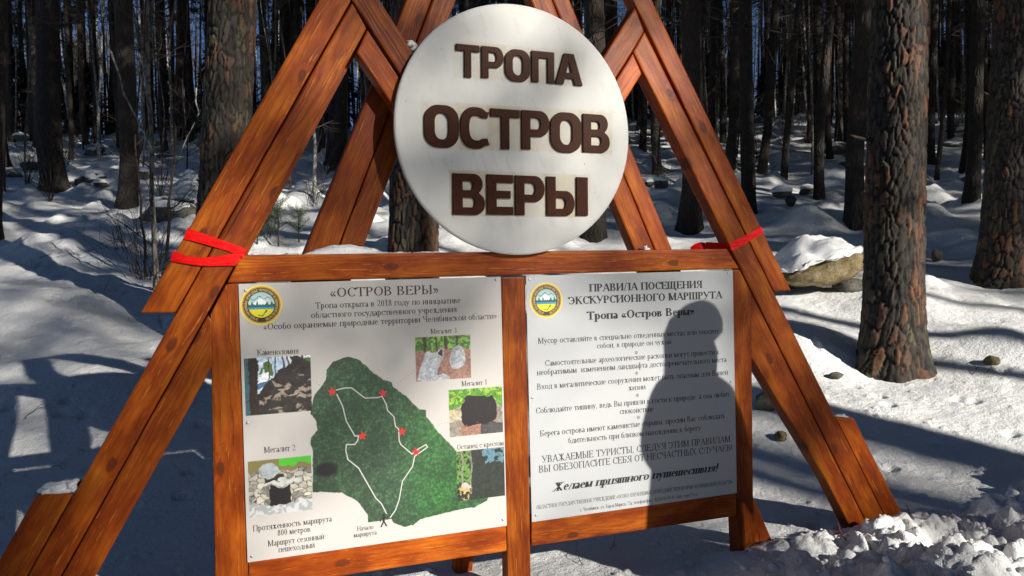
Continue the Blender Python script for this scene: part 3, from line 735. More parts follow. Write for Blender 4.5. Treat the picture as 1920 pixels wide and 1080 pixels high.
    p = blend(p, tr(u, .12, .02)*(v < .8)+tr(u, .3, .015)*(v < .85), (.22, .20, .17)); p = blend(p, (((u-.14)/.14)**2+((v-.84)/.13)**2 < 1) & (t > .42), (.42, .33, .12)); p = blend(p, (((u-.2)/.1)**2+((v-.72)/.05)**2 < 1), (.45, .36, .33))
    p = p*(.45+1.1*fbm(u*36, v*32, 36, 3))[..., None]
    c = np.where(mk[..., None], p, c)
    # dolmen front
    u, v, mk = uv_in(X, Z, [(465, 865), (583, 854), (586, 956), (468, 968)])
    f1, f2, cid = voro(u*8, v*13, 71); t = fbm(u*16, v*16, 72, 4)
    st = (.16+.42*cid)*(sstep(.02, .14, f2-f1))*(.55+.8*t); p = np.stack([st*1.0, st*.94, st*.80], -1)+.02
    p = blend(p, v < .22, (.20, .17, .06)); p = blend(p, (v < .10+.04*u) & (u > .5), (.07, .45, .03)); p = blend(p, (v > .80), (.34, .35, .36)); p = blend(p, (v > .8) & (t > .53), (.52, .54, .56))
    bs = (((u-.33)/.17)**2+((v-.21)/.12)**2 < 1); p = np.where(bs[..., None], np.stack([.16+.35*t, .20+.36*t, .22+.36*t], -1), p)
    p = blend(p, (u > .25) & (u < .56) & (v > .32) & (v < .42), (.03, .022, .015)); ls = (abs(v-.445+.03*u) < .035) & (u > .26) & (u < .82); p = np.where(ls[..., None], np.stack([.35+.3*t, .38+.3*t, .36+.3*t], -1), p)
    p = blend(p, (u > .34) & (u < .67) & (v > .50) & (v < .80), (.014, .011, .012))
    c = np.where(mk[..., None], p, c)
    return c
PL = panel('map_panel', 0.0, 1.0, -1.0105, 0.0, paint_left, 560)
def paint_right(X, Z):
    return np.ones(X.shape+(3,))*np.array([.43, .445, .46])*(.97+.05*fbm(X*3, Z*3, 4, 3))[..., None]
PR = panel('rules_panel', 1.1094, 2.1094, -1.0105, 0.0, paint_right, 24)
# lines of print
LT = [("«ОСТРОВ ВЕРЫ»", (619, 557), (822, 551), 17, INK_MAROON), ("Тропа открыта в 2018 году по инициативе", (591, 579), (863, 568), 11.5, INK_GREY), ("областного государственного учреждения", (583, 597), (856, 584.5), 11.5, INK_GREY),
      ("«Особо охраняемые природные территории Челябинской области»", (494, 619), (931, 597), 11.5, INK_GREY), ("Каменоломня", (482, 666), (560, 663), 11, INK_GREY), ("Мегалит 3", (807, 626), (856, 624), 9.5, INK_GREY),
      ("Мегалит 1", (865, 724), (913, 721), 9.5, INK_GREY), ("Останец с крестом", (856, 842.5), (944, 835), 9.5, INK_GREY), ("Мегалит 2", (495, 848.6), (554, 844.7), 11.5, INK_GREY), ("Протяженность маршрута", (474, 996), (622, 977), 11, INK_GREY),
      ("800 метров", (520, 1003.6), (582, 996.7), 11, INK_GREY), ("Маршрут сезонный", (502, 1024), (608, 1010), 11, INK_GREY), ("пешеходный", (522, 1035), (590, 1026), 11, INK_GREY), ("Начало", (669, 995), (700, 991), 8.5, INK_GREY), ("маршрута", (663, 1007), (706, 1001.5), 8.5, INK_GREY)]
for s, a, b, cap, mt in LT: text_line(PL, s, a, b, cap, mt)
LR = [("ПРАВИЛА ПОСЕЩЕНИЯ", (1104, 546.7), (1316, 539.8), 14, 1, 0), ("ЭКСКУРСИОННОГО МАРШРУТА", (1065, 571), (1353, 559.4), 14, 1, 0), ("Тропа «Остров Веры»", (1099.6, 599.2), (1301, 590.7), 15, 1, 0),
      ("Мусор оставляйте в специально отведенных местах или уносите с", (1008, 644), (1356, 625), 10.5, 0, 0), ("собой, в природе он чужой", (1118, 652.7), (1257.6, 645.5), 10, 0, 0),
      ("Самостоятельные археологические раскопки могут привести к", (1021, 685.5), (1348, 664.7), 10.5, 0, 0), ("необратимым  изменениям ландшафта достопремечательного места", (1006, 703), (1361, 679), 10.5, 0, 0),
      ("Вход в мегалитические сооружения может быть опасным для Вашей", (1006, 729.5), (1364, 703), 10.5, 0, 0), ("жизни", (1177, 732), (1209.5, 729.5), 10, 0, 0),
      ("Соблюдайте тишину, ведь Вы пришли в гости к природе, а она любит", (1003.7, 774.4), (1367, 743.8), 10.5, 0, 0), ("спокойствие", (1161, 775.7), (1225, 771.8), 10.5, 0, 0),
      ("Берега острова имеют каменистые обрывы, просим Вас соблюдать", (1011.5, 817.2), (1359, 784.3), 10.5, 0, 0), ("бдительность при близком нахождении к берегу", (1064.6, 829), (1313.4, 808), 10.5, 0, 0),
      ("УВАЖАЕМЫЕ ТУРИСТЫ, СЛЕДУЯ ЭТИМ ПРАВИЛАМ,", (1015.4, 866), (1371.8, 829), 12.5, 0, 0), ("ВЫ ОБЕЗОПАСИТЕ СЕБЯ ОТ НЕСЧАСТНЫХ СЛУЧАЕВ!", (1009.4, 884.6), (1373, 845.5), 12.5, 0, 0),
      ("Желаем приятного путешествия!", (1034.8, 919.6), (1345, 884), 15, 1, 1),
      ("ОБЛАСТНОЕ ГОСУДАРСТВЕННОЕ УЧРЕЖДЕНИЕ «ОСОБО ОХРАНЯЕМЫЕ ПРИРОДНЫЕ ТЕРРИТОРИИ ЧЕЛЯБИНСКОЙ ОБЛАСТИ»", (1005, 953.3), (1372.5, 907), 7, 0, 0),
      ("г. Челябинск, ул. Карла Маркса, 72а, телефон/факс: 8(351)263-01-04, сайт: oopt174.ru", (1086.6, 958), (1306, 929.5), 6.5, 0, 0)]
for s, a, b, cap, bo, it in LR: text_line(PR, s, a, b, cap, INK_BLACK if bo else INK_GREY, bool(bo), bool(it))
def flat_poly(name, ptslist, mat, panel_, dy=.0006):
    V = []; F = []
    for pts in ptslist:
        i = len(V); V += [(p[0], PY-dy, p[1]) for p in pts]; F.append(list(range(i, i+len(pts))))
    me = meshpy(name, V, F); bm = bmesh.new(); bm.from_mesh(me); bmesh.ops.triangulate(bm, faces=bm.faces); bmesh.ops.recalc_face_normals(bm, faces=bm.faces); bm.to_mesh(me); bm.free()
    return obj(name, me, mat, panel_)
for x, y in [(1192, 661), (1192.6, 699.4), (1194, 741), (1195.8, 782.2)]:
    c = P2(x, y); flat_poly('bullet_dot', [[(c[0]+.0078*math.cos(a), c[1]+.0078*math.sin(a)) for a in np.linspace(0, 6.283, 16, endpoint=False)]], INK_DOT, PR)
def ribbon_line(name, px, w, mat, panel_, dy=.0004):
    P = [P2(*p) for p in px]; L = []
    for i in range(len(P)-1):
        a, b = P[i], P[i+1]; d = b-a; l = np.linalg.norm(d); d /= l; n_ = np.array([-d[1], d[0]])*w/2; e = d*w*.35
        L.append([a-e+n_, a-e-n_, b+e-n_, b+e+n_])
    V = []; F = []
    for k, q in enumerate(L):
        i = len(V); V += [(p[0], PY-dy-.00001*k, p[1]) for p in q]; F.append([i, i+1, i+2, i+3])
    return obj(name, meshpy(name, V, F), mat, panel_)
ribbon_line('route_line', [(631, 739), (642, 761), (649, 789), (665, 817), (672, 817), (670, 826), (665, 833), (649, 833), (648, 844), (652, 861), (672, 877), (704, 933), (715, 944), (724, 962)], .0040, INK_WHITE, PL)
ribbon_line('route_line', [(630, 731), (647, 727), (659, 727), (684, 746), (708, 745), (716, 743), (724, 758), (726, 769), (738, 781), (741, 799), (747, 804), (748, 826), (751, 833), (772, 851), (783, 842), (798, 833), (801, 838), (777, 855), (773, 874), (754, 902), (748, 936), (741, 956), (731, 970)], .0040, INK_WHITE, PL)
for x, y in [(622, 734), (717, 737), (679, 817), (753, 809), (779, 847)]:
    c = P2(x, y); flat_poly('red_star', [[(c[0]+(.0185 if k % 2 == 0 else .0080)*math.sin(k*math.pi/5), c[1]+(.0185 if k % 2 == 0 else .0080)*math.cos(k*math.pi/5)) for k in range(10)]], INK_RED, PL, .0009)
for a, b, n_ in [((740, 722), (776, 697), 8), ((822, 795), (839, 792), 4), ((588, 713), (598, 721), 3)]:
    q = []
    for k in range(n_):
        c = P2(a[0]+(b[0]-a[0])*k/(n_-1), a[1]+(b[1]-a[1])*k/(n_-1)); q.append([(c[0]+.0016*math.cos(t), c[1]+.0016*math.sin(t)) for t in (0, 1.57, 3.14, 4.71)])
    flat_poly('dotted_line', q, INK_GREY, PL)
# walking figure
wk = P2(719, 978); s_ = .0021
WF = [[(math.cos(t)*2.6, 12.5+math.sin(t)*2.6) for t in np.linspace(0, 6.28, 10, endpoint=False)], [(-2, 9.5), (2.3, 9.5), (2, 0), (-1.6, 0)], [(-1.6, 1), (1, 1), (-3.6, -9), (-6.5, -9)], [(-.5, 1), (2, .5), (6.5, -8), (3.8, -9)],
      [(-2, 9), (-1, 7.5), (-5, 4.5), (-5, 1), (-6.6, 1), (-6.4, 5.5)], [(1.5, 9), (6, 3.2), (7.6, 3.6), (2.4, 9.4)]]
flat_poly('walker_symbol', [[(wk[0]+a*s_, wk[1]+b*s_) for a, b in q] for q in WF], INK_BLACK, PL, .0008)
# emblem
def emblem(panel_, cx, cy):
    c0 = P2(cx, cy); R0 = .0745; n = 120
    xs = np.linspace(-1, 1, n); U, Vv = np.meshgrid(xs, xs); r = np.hypot(U, Vv)
    c = np.ones(U.shape+(3,))*np.array([.80, .62, .07]); c = blend(c, (r > .86) & (r < .885), (.10, .05, .01)); c = blend(c, (r > .885) & (r < .93), (.75, .50, .14)); c = blend(c, r < .845, (.045, .018, .014))
    inn = r < .62; k = 1/.62; u = U*k; v = Vv*k
    p = np.ones_like(c)*np.array([.36, .55, .58]); p = blend(p, (v < .45+.18*np.sin(u*3+1)), (.50, .62, .63)); mtn = (v < .55-abs(u+.05)*.75); p = blend(p, mtn, (.80, .82, .85))
    line = abs(v-(.62-.25*abs(u)-.1*np.sin(u*9))) < .025; p = blend(p, line & (abs(u) < .8), (.03, .08, .09))
    tree = (v < -.02+.08*np.abs(np.sin(u*15))+.30*np.clip(1-6*abs(np.mod(u*2.7+.35, 1)-.5)*.6, 0, 1)*(abs(u) > .22)); p = blend(p, tree, (.02, .13, .08))
    p = blend(p, v < -.12, (.015, .05, .05)); p = blend(p, v < -.15, (.03, .30, .62)); p = blend(p, v < -.30, (.02, .03, .02)); p = blend(p, v < -.33, (.78, .66, .02))
    liz = (abs(u-(.18+.22*np.sin((v+.72)*4.2))) < .05+.03*(v > -.62)) & (v > -.86) & (v < -.42); liz |= (abs(v+.86+.06*np.sin(u*6)) < .035) & (u > -.28) & (u < .12); p = blend(p, liz, (.02, .22, .03))
    c = np.where(inn[..., None], p, c)
    keep = r < .995
    V = np.stack([c0[0]+U*R0, np.full_like(U, PY-.0004), c0[1]+Vv*R0], -1).reshape(-1, 3)
    F = grid_faces(n, n); kf = keep.reshape(-1)[F].all(1); me = meshpy('emblem', V, F[kf], False, c.reshape(-1, 3))
    bm = bmesh.new(); bm.from_mesh(me); bmesh.ops.delete(bm, geom=[v for v in bm.verts if not v.link_faces], context='VERTS'); bm.to_mesh(me); bm.free()
    o = obj('emblem', me, M_PRINT, panel_)
    hh = .0088; s = "ОСОБО ОХРАНЯЕМЫЕ ПРИРОДНЫЕ ТЕРРИТОРИИ ЧЕЛЯБИНСКОЙ ОБЛАСТИ"; W_ = sum(glyph(q, 1, 0)[0] for q in s); span = 2*math.pi*.92; rb = R0*.67
    def place(uu, vv):
        a = -math.pi/2-.25-uu/W_*span; r_ = rb+vv*hh; return (c0[0]+r_*math.cos(a), c0[1]+r_*math.sin(a))
    V = text_mesh('ring_lettering', s, place, True); V.vertices.foreach_get
    o2 = obj('ring_lettering', V, INK_GOLD, panel_); o2.location = (0, -.0004, 0)
emblem(PL, 490, 571.7); emblem(PR, 1023.5, 563)
for pn, L in ((PL, [(460, 545), (930, 525), (464, 793), (472, 1043), (943, 974)]), (PR, [(993, 524), (1365, 511), (998, 746), (1371, 715), (1005, 966), (1374, 916)])):
    for x, y in L:
        p = atY(x, y, PY); o = obj('screw', SM, M_STEEL, pn); o.matrix_local = Matrix.Translation(Vector((p[0], PY-.0002, p[2]))) @ Matrix.Rotation(math.radians(90), 4, 'X')

# ------------------------------------------------------------------ ribbons round the legs
def cloth_band(name, rows, mat, **k):
    """rows: list of (upper px, lower px, Y) cross sections"""
    V = []; n = len(rows)
    for (a, b, Y) in rows:
        A = atY(*a, min(Y, 0)) if Y <= 0 else atY(*a, 0)+np.array([0, Y, 0]); B = atY(*b, min(Y, 0)) if Y <= 0 else atY(*b, 0)+np.array([0, Y, 0])
        for t in (0, .25, .5, .75, 1): p = A*(1-t)+B*t; V.append((p[0], p[1]-.0004*math.sin(t*math.pi), p[2]))
    F = grid_faces(5, n); me = meshpy(name, V, F, False)
    o = obj(name, me, mat, **k); md = o.modifiers.new('thickness', 'SOLIDIFY'); md.thickness = .0012; return o
cloth_band('ribbon', [((352, 424), (347, 443), .09), ((351, 427), (344, 447), .02), ((351, 428), (344, 448), -.004), ((368, 433), (362, 452), -.006), ((396, 443), (391, 460), -.007), ((430, 455), (428, 471), -.006), ((452, 463), (450, 480), -.006), ((462, 468), (455, 484), -.004), ((465, 470), (452, 492), .03), ((462, 468), (450, 494), .09)], M_RED,
           label='red ribbon tied in a V round the left leg of the stand', cat='ribbon')
lo = [(((325, 470)), (319, 488), .02), ((325, 470), (319, 489), -.005), ((345, 478), (340, 493), -.008), ((368, 483), (366, 497), -.009), ((395, 482), (392, 499), -.010), ((420, 479), (418, 498), -.010), ((444, 474), (441, 498), -.010), ((458, 471), (446, 492), -.009), ((462, 470), (450, 488), .02)]
cloth_band('ribbon', lo, M_RED, label='lower turn of red ribbon across the left leg, drooping to the left edge', cat='ribbon')
cloth_band('ribbon', [((1345, 452), (1345, 466), .09), ((1367, 456), (1372, 469), .02), ((1367, 456), (1372, 470), -.004), ((1382, 449), (1388, 462), -.007), ((1400, 440), (1406, 452), -.006), ((1416, 431), (1421, 443), -.007), ((1427, 424), (1431, 436), -.005), ((1428, 423), (1432, 436), .03), ((1426, 424), (1430, 437), .09)], M_RED,
           label='red ribbon tied tight round the right leg of the stand', cat='ribbon')
cloth_band('ribbon', [((1322, 462), (1323, 467), .12), ((1328, 456), (1328, 467), .11), ((1337, 452), (1337, 467), .10), ((1345, 453), (1344, 466), .10), ((1352, 459), (1350, 467), .10)], M_RED,
           label='loose end of red ribbon behind the top beam at its right end', cat='ribbon')

# ------------------------------------------------------------------ snow lying on the boards
def snow_lump(name, pts, mat=M_SNOW2, sub=3, seed=1, amp=.012, **k):
    """pts: list of (centre xyz, radii xyz) blended into one lump"""
    bm = bmesh.new()
    for c, r in pts:
        g = bmesh.ops.create_icosphere(bm, subdivisions=sub, radius=1)
        for v in g['verts']:
            q = v.co.copy(); n_ = fbm(np.array([q.x*2+seed]), np.array([q.y*2+q.z*2.3+seed]), seed, 3)[0]-.5
            if q.z < 0: q.z *= .45
            v.co = (c[0]+q.x*(r[0]+amp*n_*4), c[1]+q.y*(r[1]+amp*n_*2), c[2]+q.z*(r[2]+amp*n_*2))
    return obj(name, bm_mesh(name, bm, True), mat, **k)
zt = lambda x, y, Y: atY(x, y, Y)
def X(px, py=470, Y=.04): return atY(px, py, Y)[0]
ztop = .094
snow_lump('snow_patch', [((X(640), .045, ztop+.004), (.125, .034, .040)), ((X(612), .045, ztop), (.09, .032, .032)), ((X(690), .045, ztop), (.09, .032, .016)), ((X(740), .045, ztop), (.07, .03, .012))],
          label='long white snow mound on the top beam left of the round sign', cat='snow')
snow_lump('snow_patch', [((X(500), .045, ztop+.003), (.06, .03, .007)), ((X(545), .045, ztop+.002), (.05, .03, .010)), ((X(478), .04, ztop+.003), (.03, .03, .008))], seed=5, label='thin strip of snow on the left end of the top beam', cat='snow')
snow_lump('snow_patch', [((X(800), .045, ztop), (.08, .03, .012)), ((X(850), .05, ztop), (.06, .03, .007))], seed=6, label='low strip of snow on the top beam in front of the orange pine trunk', cat='snow')
snow_lump('snow_patch', [((X(1214, 462), .06, ztop+.006), (.010, .02, .018))], seed=8, label='tiny snow clot on the beam between the rear boards right of the sign', cat='snow')
p = atY(105, 920, .04); snow_lump('snow_patch', [((p[0], .038, p[2]+.0), (.050, .032, .030)), ((p[0]+.045, .038, p[2]+.005), (.03, .03, .028)), ((p[0]-.035, .036, p[2]-.006), (.025, .028, .018))], seed=9, amp=.02, label='lump of snow on the cut top of the short board at bottom left', cat='snow')
p = atY(1578, 780, .04); snow_lump('snow_patch', [((p[0]-.01, .038, p[2]-.004), (.035, .03, .010))], seed=11, label='small snow wedge on the short board at the foot of the right leg', cat='snow')
p = atY(772, 84, .03); snow_lump('snow_patch', [((p[0]-.004, .04, p[2]-.004), (.016, .03, .020)), ((p[0]+.012, .04, p[2]-.02), (.016, .03, .018))], seed=13, label='small patch of snow on the sloping board at the upper left rim of the sign', cat='snow')

# ------------------------------------------------------------------ trees
def bark_trunk(name, r, H, lean, seed, nu=150, nz_low=420, zlow=5.5, flare=.45, bottom=-.35, cell=(.052, .16), orange=.35):
    """plated bark with real depth; local origin at the foot"""
    per = 2*math.pi*r; ncell = max(5, round(per/cell[0]))
    z = np.concatenate([np.linspace(bottom, zlow, nz_low), np.linspace(zlow, H, 24)[1:]])
    th_ = np.linspace(0, 2*math.pi, nu, endpoint=False); TH, Z = np.meshgrid(th_, z)
    u = TH/(2*math.pi)*ncell; v = Z/cell[1]
    wu = (fbm(np.cos(TH)*3+seed, np.sin(TH)*3+Z*5, seed, 4)-.5)
    wv = (fbm(np.cos(TH)*4+seed+9, np.sin(TH)*4+Z*7, seed+3, 4)-.5)
    f1, f2, cid = voro(u+1.5*wu, v+1.3*wv, seed, ncell)
    g1, g2, cid2 = voro(3*(u+1.5*wu), 2.6*(v+1.3*wv)+40, seed+5, 3*ncell)
    crack = sstep(.02, .24, f2-f1); crack2 = sstep(0, .14, g2-g1)
    hgt = crack*(.5+.5*cid)*.022+crack2*.005*(cid2+.3)+.006*(fbm(u*3, v*5, seed+4, 3)-.5)
    hgt *= r/.24
    hgt = hgt*np.clip(1.3-Z/9, .25, 1)
    taper = 1-.55*np.clip(Z/H, 0, 1)
    k1, k2 = 3+seed % 3, 5+seed % 2
    lobes = .5+.3*np.cos(k1*TH+seed)+.25*np.cos(k2*TH+seed*2.1)
    fl = 1+flare*np.exp(-np.clip(Z, -.4, 9)/.26)*(.35+.9*np.clip(lobes, 0, 1.2))
    rad = r*taper*fl*(1+.05*(fbm(np.cos(TH)+seed, np.sin(TH)+Z*.7, seed+9, 2)-.5)*2)-.012+hgt
    bx = lean[0]*Z/H+.05*np.sin(Z*.6+seed); by = lean[1]*Z/H+.04*np.cos(Z*.5+seed)-.04
    V = np.stack([bx+rad*np.cos(TH), by+rad*np.sin(TH), Z], -1).reshape(-1, 3)
    tone = .35+.95*cid*.6+.5*(cid2-.5)*.6
    grey = np.stack([.062*tone, .047*tone, .036*tone], -1); ora = np.stack([.155*tone+.008, .062*tone+.005, .025*tone+.003], -1)
    om = sstep(.76-orange*.4, .90-orange*.25, vnoise(u*.5+seed, v*.35, seed+8)*.45+cid*.55)[..., None]
    om = np.clip(om+sstep(4.5, 7.5, Z)[..., None], 0, 1)*.85
    c = grey*(1-om)+ora*om
    lich = ((fbm(np.cos(TH)*4+seed, np.sin(TH)*4+Z*4, seed+20, 3) > .70) & (cid2 > .4))[..., None]; c = np.where(lich, np.array([.075, .075, .035]), c)
    c = c*(.06+.94*crack)[..., None]*(.5+.5*crack2)[..., None]
    return meshpy(name, V, grid_faces(nu, len(z), True), True, c.reshape(-1, 3))
def tube_mesh(paths, sides=5):
    """paths: list of (points Nx3, radii N)"""
    Vs = []; Fs = []; o = 0
    for P, Rr in paths:
        P = np.asarray(P, float); Rr = np.asarray(Rr, float); n = len(P)
        t = np.gradient(P, axis=0); t /= np.linalg.norm(t, axis=1)[:, None]+1e-9
        ref = np.where(abs(t[:, 2:3]) > .9, np.array([[1., 0, 0]]), np.array([[0, 0, 1.]]))
        a = np.cross(t, ref); a /= np.linalg.norm(a, axis=1)[:, None]+1e-9; b = np.cross(t, a)
        an = np.linspace(0, 2*math.pi, sides, endpoint=False)
        V = P[:, None, :]+Rr[:, None, None]*(np.cos(an)[None, :, None]*a[:, None, :]+np.sin(an)[None, :, None]*b[:, None, :])
        Vs.append(V.reshape(-1, 3)); Fs.append(grid_faces(sides, n, True)+o); o += n*sides
    return np.vstack(Vs), np.vstack(Fs)
def branch(rg, p, d, L, r, depth_, out, up=.1, kids=4, wig=.25, n=6):
    P = [np.array(p, float)]; d = np.array(d, float); d /= np.linalg.norm(d)
    for i in range(n):
        d = d+rg.normal(0, wig, 3)*.5+np.array([0, 0, up])*.3; d /= np.linalg.norm(d); P.append(P[-1]+d*L/n)
    P = np.array(P); out.append((P, np.linspace(r, r*.3, n+1)))
    if depth_ > 0:
        for k in range(kids):
            i = rg.integers(1, n+1); dd = P[i]-P[i-1]; dd /= np.linalg.norm(dd)+1e-9
            s = rg.normal(0, 1, 3); s -= s@dd*dd; s /= np.linalg.norm(s)+1e-9
            branch(rg, P[i], dd*.75+s*.75, L*rg.uniform(.35, .65), r*.5, depth_-1, out, up, kids, wig, max(3, n-1))
def simple_trunk(r, H, lean, seed, sides=14, flare=.5):
    rg = np.random.default_rng(seed); z = np.concatenate([[-.4, 0, .12, .3, .6, 1], np.linspace(1.7, H, 14)])
    TH, Z = np.meshgrid(np.linspace(0, 2*math.pi, sides, endpoint=False), z)
    fl = 1+flare*np.exp(-np.clip(Z, 0, 9)/.22)*(.6+.5*np.cos(4*TH+seed)); rad = r*(1-.5*np.clip(Z/H, 0, 1))*fl*(1+.09*(vnoise(TH*2, Z*3+seed, seed)-.5))
    bx = lean[0]*Z/H+.10*np.sin(Z*.35+seed)*np.clip(Z, 0, 1); by = lean[1]*Z/H
    return np.stack([bx+rad*np.cos(TH), by+rad*np.sin(TH), Z], -1).reshape(-1, 3), grid_faces(sides, len(z), True)
def crown_mesh(seed, zb, zt_, spread, nl=46, clumps=8, blades=22, bw=(.018, .04)):
    """pine crown: limbs and needle tufts. two materials"""
    rg = np.random.default_rng(seed); paths = []; tips = []
    for i in range(nl):
        f = (i+rg.random())/nl; z = zb+(zt_-zb)*f; L = spread*(.45+.75*math.sin(math.pi*min(1, f*.75+.18)))*rg.uniform(.6, 1.15); a = rg.uniform(0, 6.283)
        out = []; branch(rg, (0, 0, z), (math.cos(a), math.sin(a), .12+.5*f), L, .045*(1-f*.6), 1, out, .12, 3, .2, 5); paths += out
        for P, r in out:
            for k in range(clumps//2): t = rg.uniform(.35, 1); q = P[min(len(P)-1, int(t*(len(P)-1)+.5))]; tips.append(q+rg.normal(0, .10, 3))
    V1, F1 = tube_mesh(paths, 4)
    tips = np.array(tips); n = len(tips)*blades
    c = np.repeat(tips, blades, 0)+rg.normal(0, .13, (n, 3))*np.array([1, 1, .6])
    d = rg.normal(0, 1, (n, 3)); d /= np.linalg.norm(d, axis=1)[:, None]; s = np.cross(d, rg.normal(0, 1, (n, 3))); s /= np.linalg.norm(s, axis=1)[:, None]
    l = rg.uniform(.07, .15, (n, 1)); w = rg.uniform(*bw, (n, 1))
    V2 = np.stack([c-d*l, c+s*w, c+d*l, c-s*w], 1).reshape(-1, 3); F2 = np.arange(n*4).reshape(-1, 4)
    return (V1, F1), (V2, F2)
CROWNS = []
for k in range(4):
    (V1, F1), (V2, F2) = crown_mesh(100+k, 7.2 if k < 3 else 9.0, 17.5, 2.3+.25*k, nl=40, clumps=6, blades=20)
    CROWNS.append((meshpy('limbs', V1, F1, True), meshpy('crown', V2, F2)))
    CROWNS[-1][0].materials.append(M_BARKF); CROWNS[-1][1].materials.append(M_NEED)
(V1, F1), (V2, F2) = crown_mesh(130, 8.6, 15.5, 1.6, nl=16, clumps=4, blades=9, bw=(.010, .02))
SPARSE = (meshpy('limbs', V1, F1, True), meshpy('crown', V2, F2)); SPARSE[0].materials.append(M_BARKF); MEDIUM = None; SPARSE[1].materials.append(M_NEED)
(V1, F1), (V2, F2) = crown_mesh(131, 8.0, 19.0, 2.5, nl=52, clumps=6, blades=13, bw=(.011, .024))
MEDIUM = (meshpy('limbs', V1, F1, True), meshpy('crown', V2, F2)); MEDIUM[0].materials.append(M_BARKF); MEDIUM[1].materials.append(M_NEED)
def dead_twigs(seed, z0, z1, n, L=1.2, r=.012):
    rg = np.random.default_rng(seed); out = []
    for i in range(n):
        a = rg.uniform(0, 6.283); branch(rg, (0, 0, rg.uniform(z0, z1)), (math.cos(a), math.sin(a), rg.uniform(-.3, .4)), L*rg.uniform(.4, 1.2), r, 1, out, -.05, 3, .3, 5)
    return tube_mesh(out, 4)
TW = []
for k in range(3):
    V_, F_ = dead_twigs(60+k, 3.0, 8.5, 26, 1.5, .015); me = meshpy('dead_twigs', V_, F_, True); me.materials.append(M_TWIG); TW.append(me)

def pine(px_top, px_base, py_base, w, label, hi=False, seed=1, crown=None, D=None, H=17.5, flare=.45, group='pines in the wood behind the stand', orange=.35, twigs=True, name='pine_tree'):
    P, Dd = on_ground(px_base, py_base)
    if D is not None:
        Dd = D; P = depth(px_base, py_base, D)
    P = np.array([P[0], P[1], gz1(P[0], P[1])])
    dd = (P-CAM)@FWD; r = w/2*dd/FOC
    top = depth(px_top, 0, dd); top_h = top[2]-P[2]; lat = (top-P)
    lean = np.array([lat[0], lat[1]])*H/max(top_h, 1.5)
    t = empty(name, P, label=label, cat='tree', group=group)
    if hi: me = bark_trunk('trunk', r, H, lean, seed, flare=flare, orange=orange)
    else:
        V_, F_ = simple_trunk(r, H, lean, seed, flare=flare); me = meshpy('trunk', V_, F_, True)
    if hi:
        rs = np.random.default_rng(seed)
        for q in range(5):
            a = rs.uniform(0, 6.28); zz_ = rs.uniform(1.2, 4.6); d_ = np.array([math.cos(a), math.sin(a), .25]); c_ = np.array([lean[0]*zz_/H, lean[1]*zz_/H-.04, zz_])
            obj('branch_stub', meshpy('branch_stub', *tube_mesh([(np.array([c_+d_*r*.7, c_+d_*(r+.05), c_+d_*(r+rs.uniform(.08, .25))]), [.022, .016, .007])], 7), True), M_BARKF, t)
    obj('trunk', me, M_BARK if hi else M_BARKF, t)
    cr = CROWNS[seed % 4] if crown is None else crown
    for nm, cm in zip(('limbs', 'crown'), cr):
        o = obj(nm, cm, (), t); o.location = (lean[0]*.65, lean[1]*.65, 0); o.rotation_euler = (0, 0, seed*1.7); s = random.uniform(.9, 1.1); o.scale = (s, s, 1)
    if twigs and not hi:
        o = obj('dead_twigs', TW[seed % 3], (), t); o.location = (lean[0]*.3, lean[1]*.3, 0); o.rotation_euler = (0, 0, seed*2.3)
    return t, P
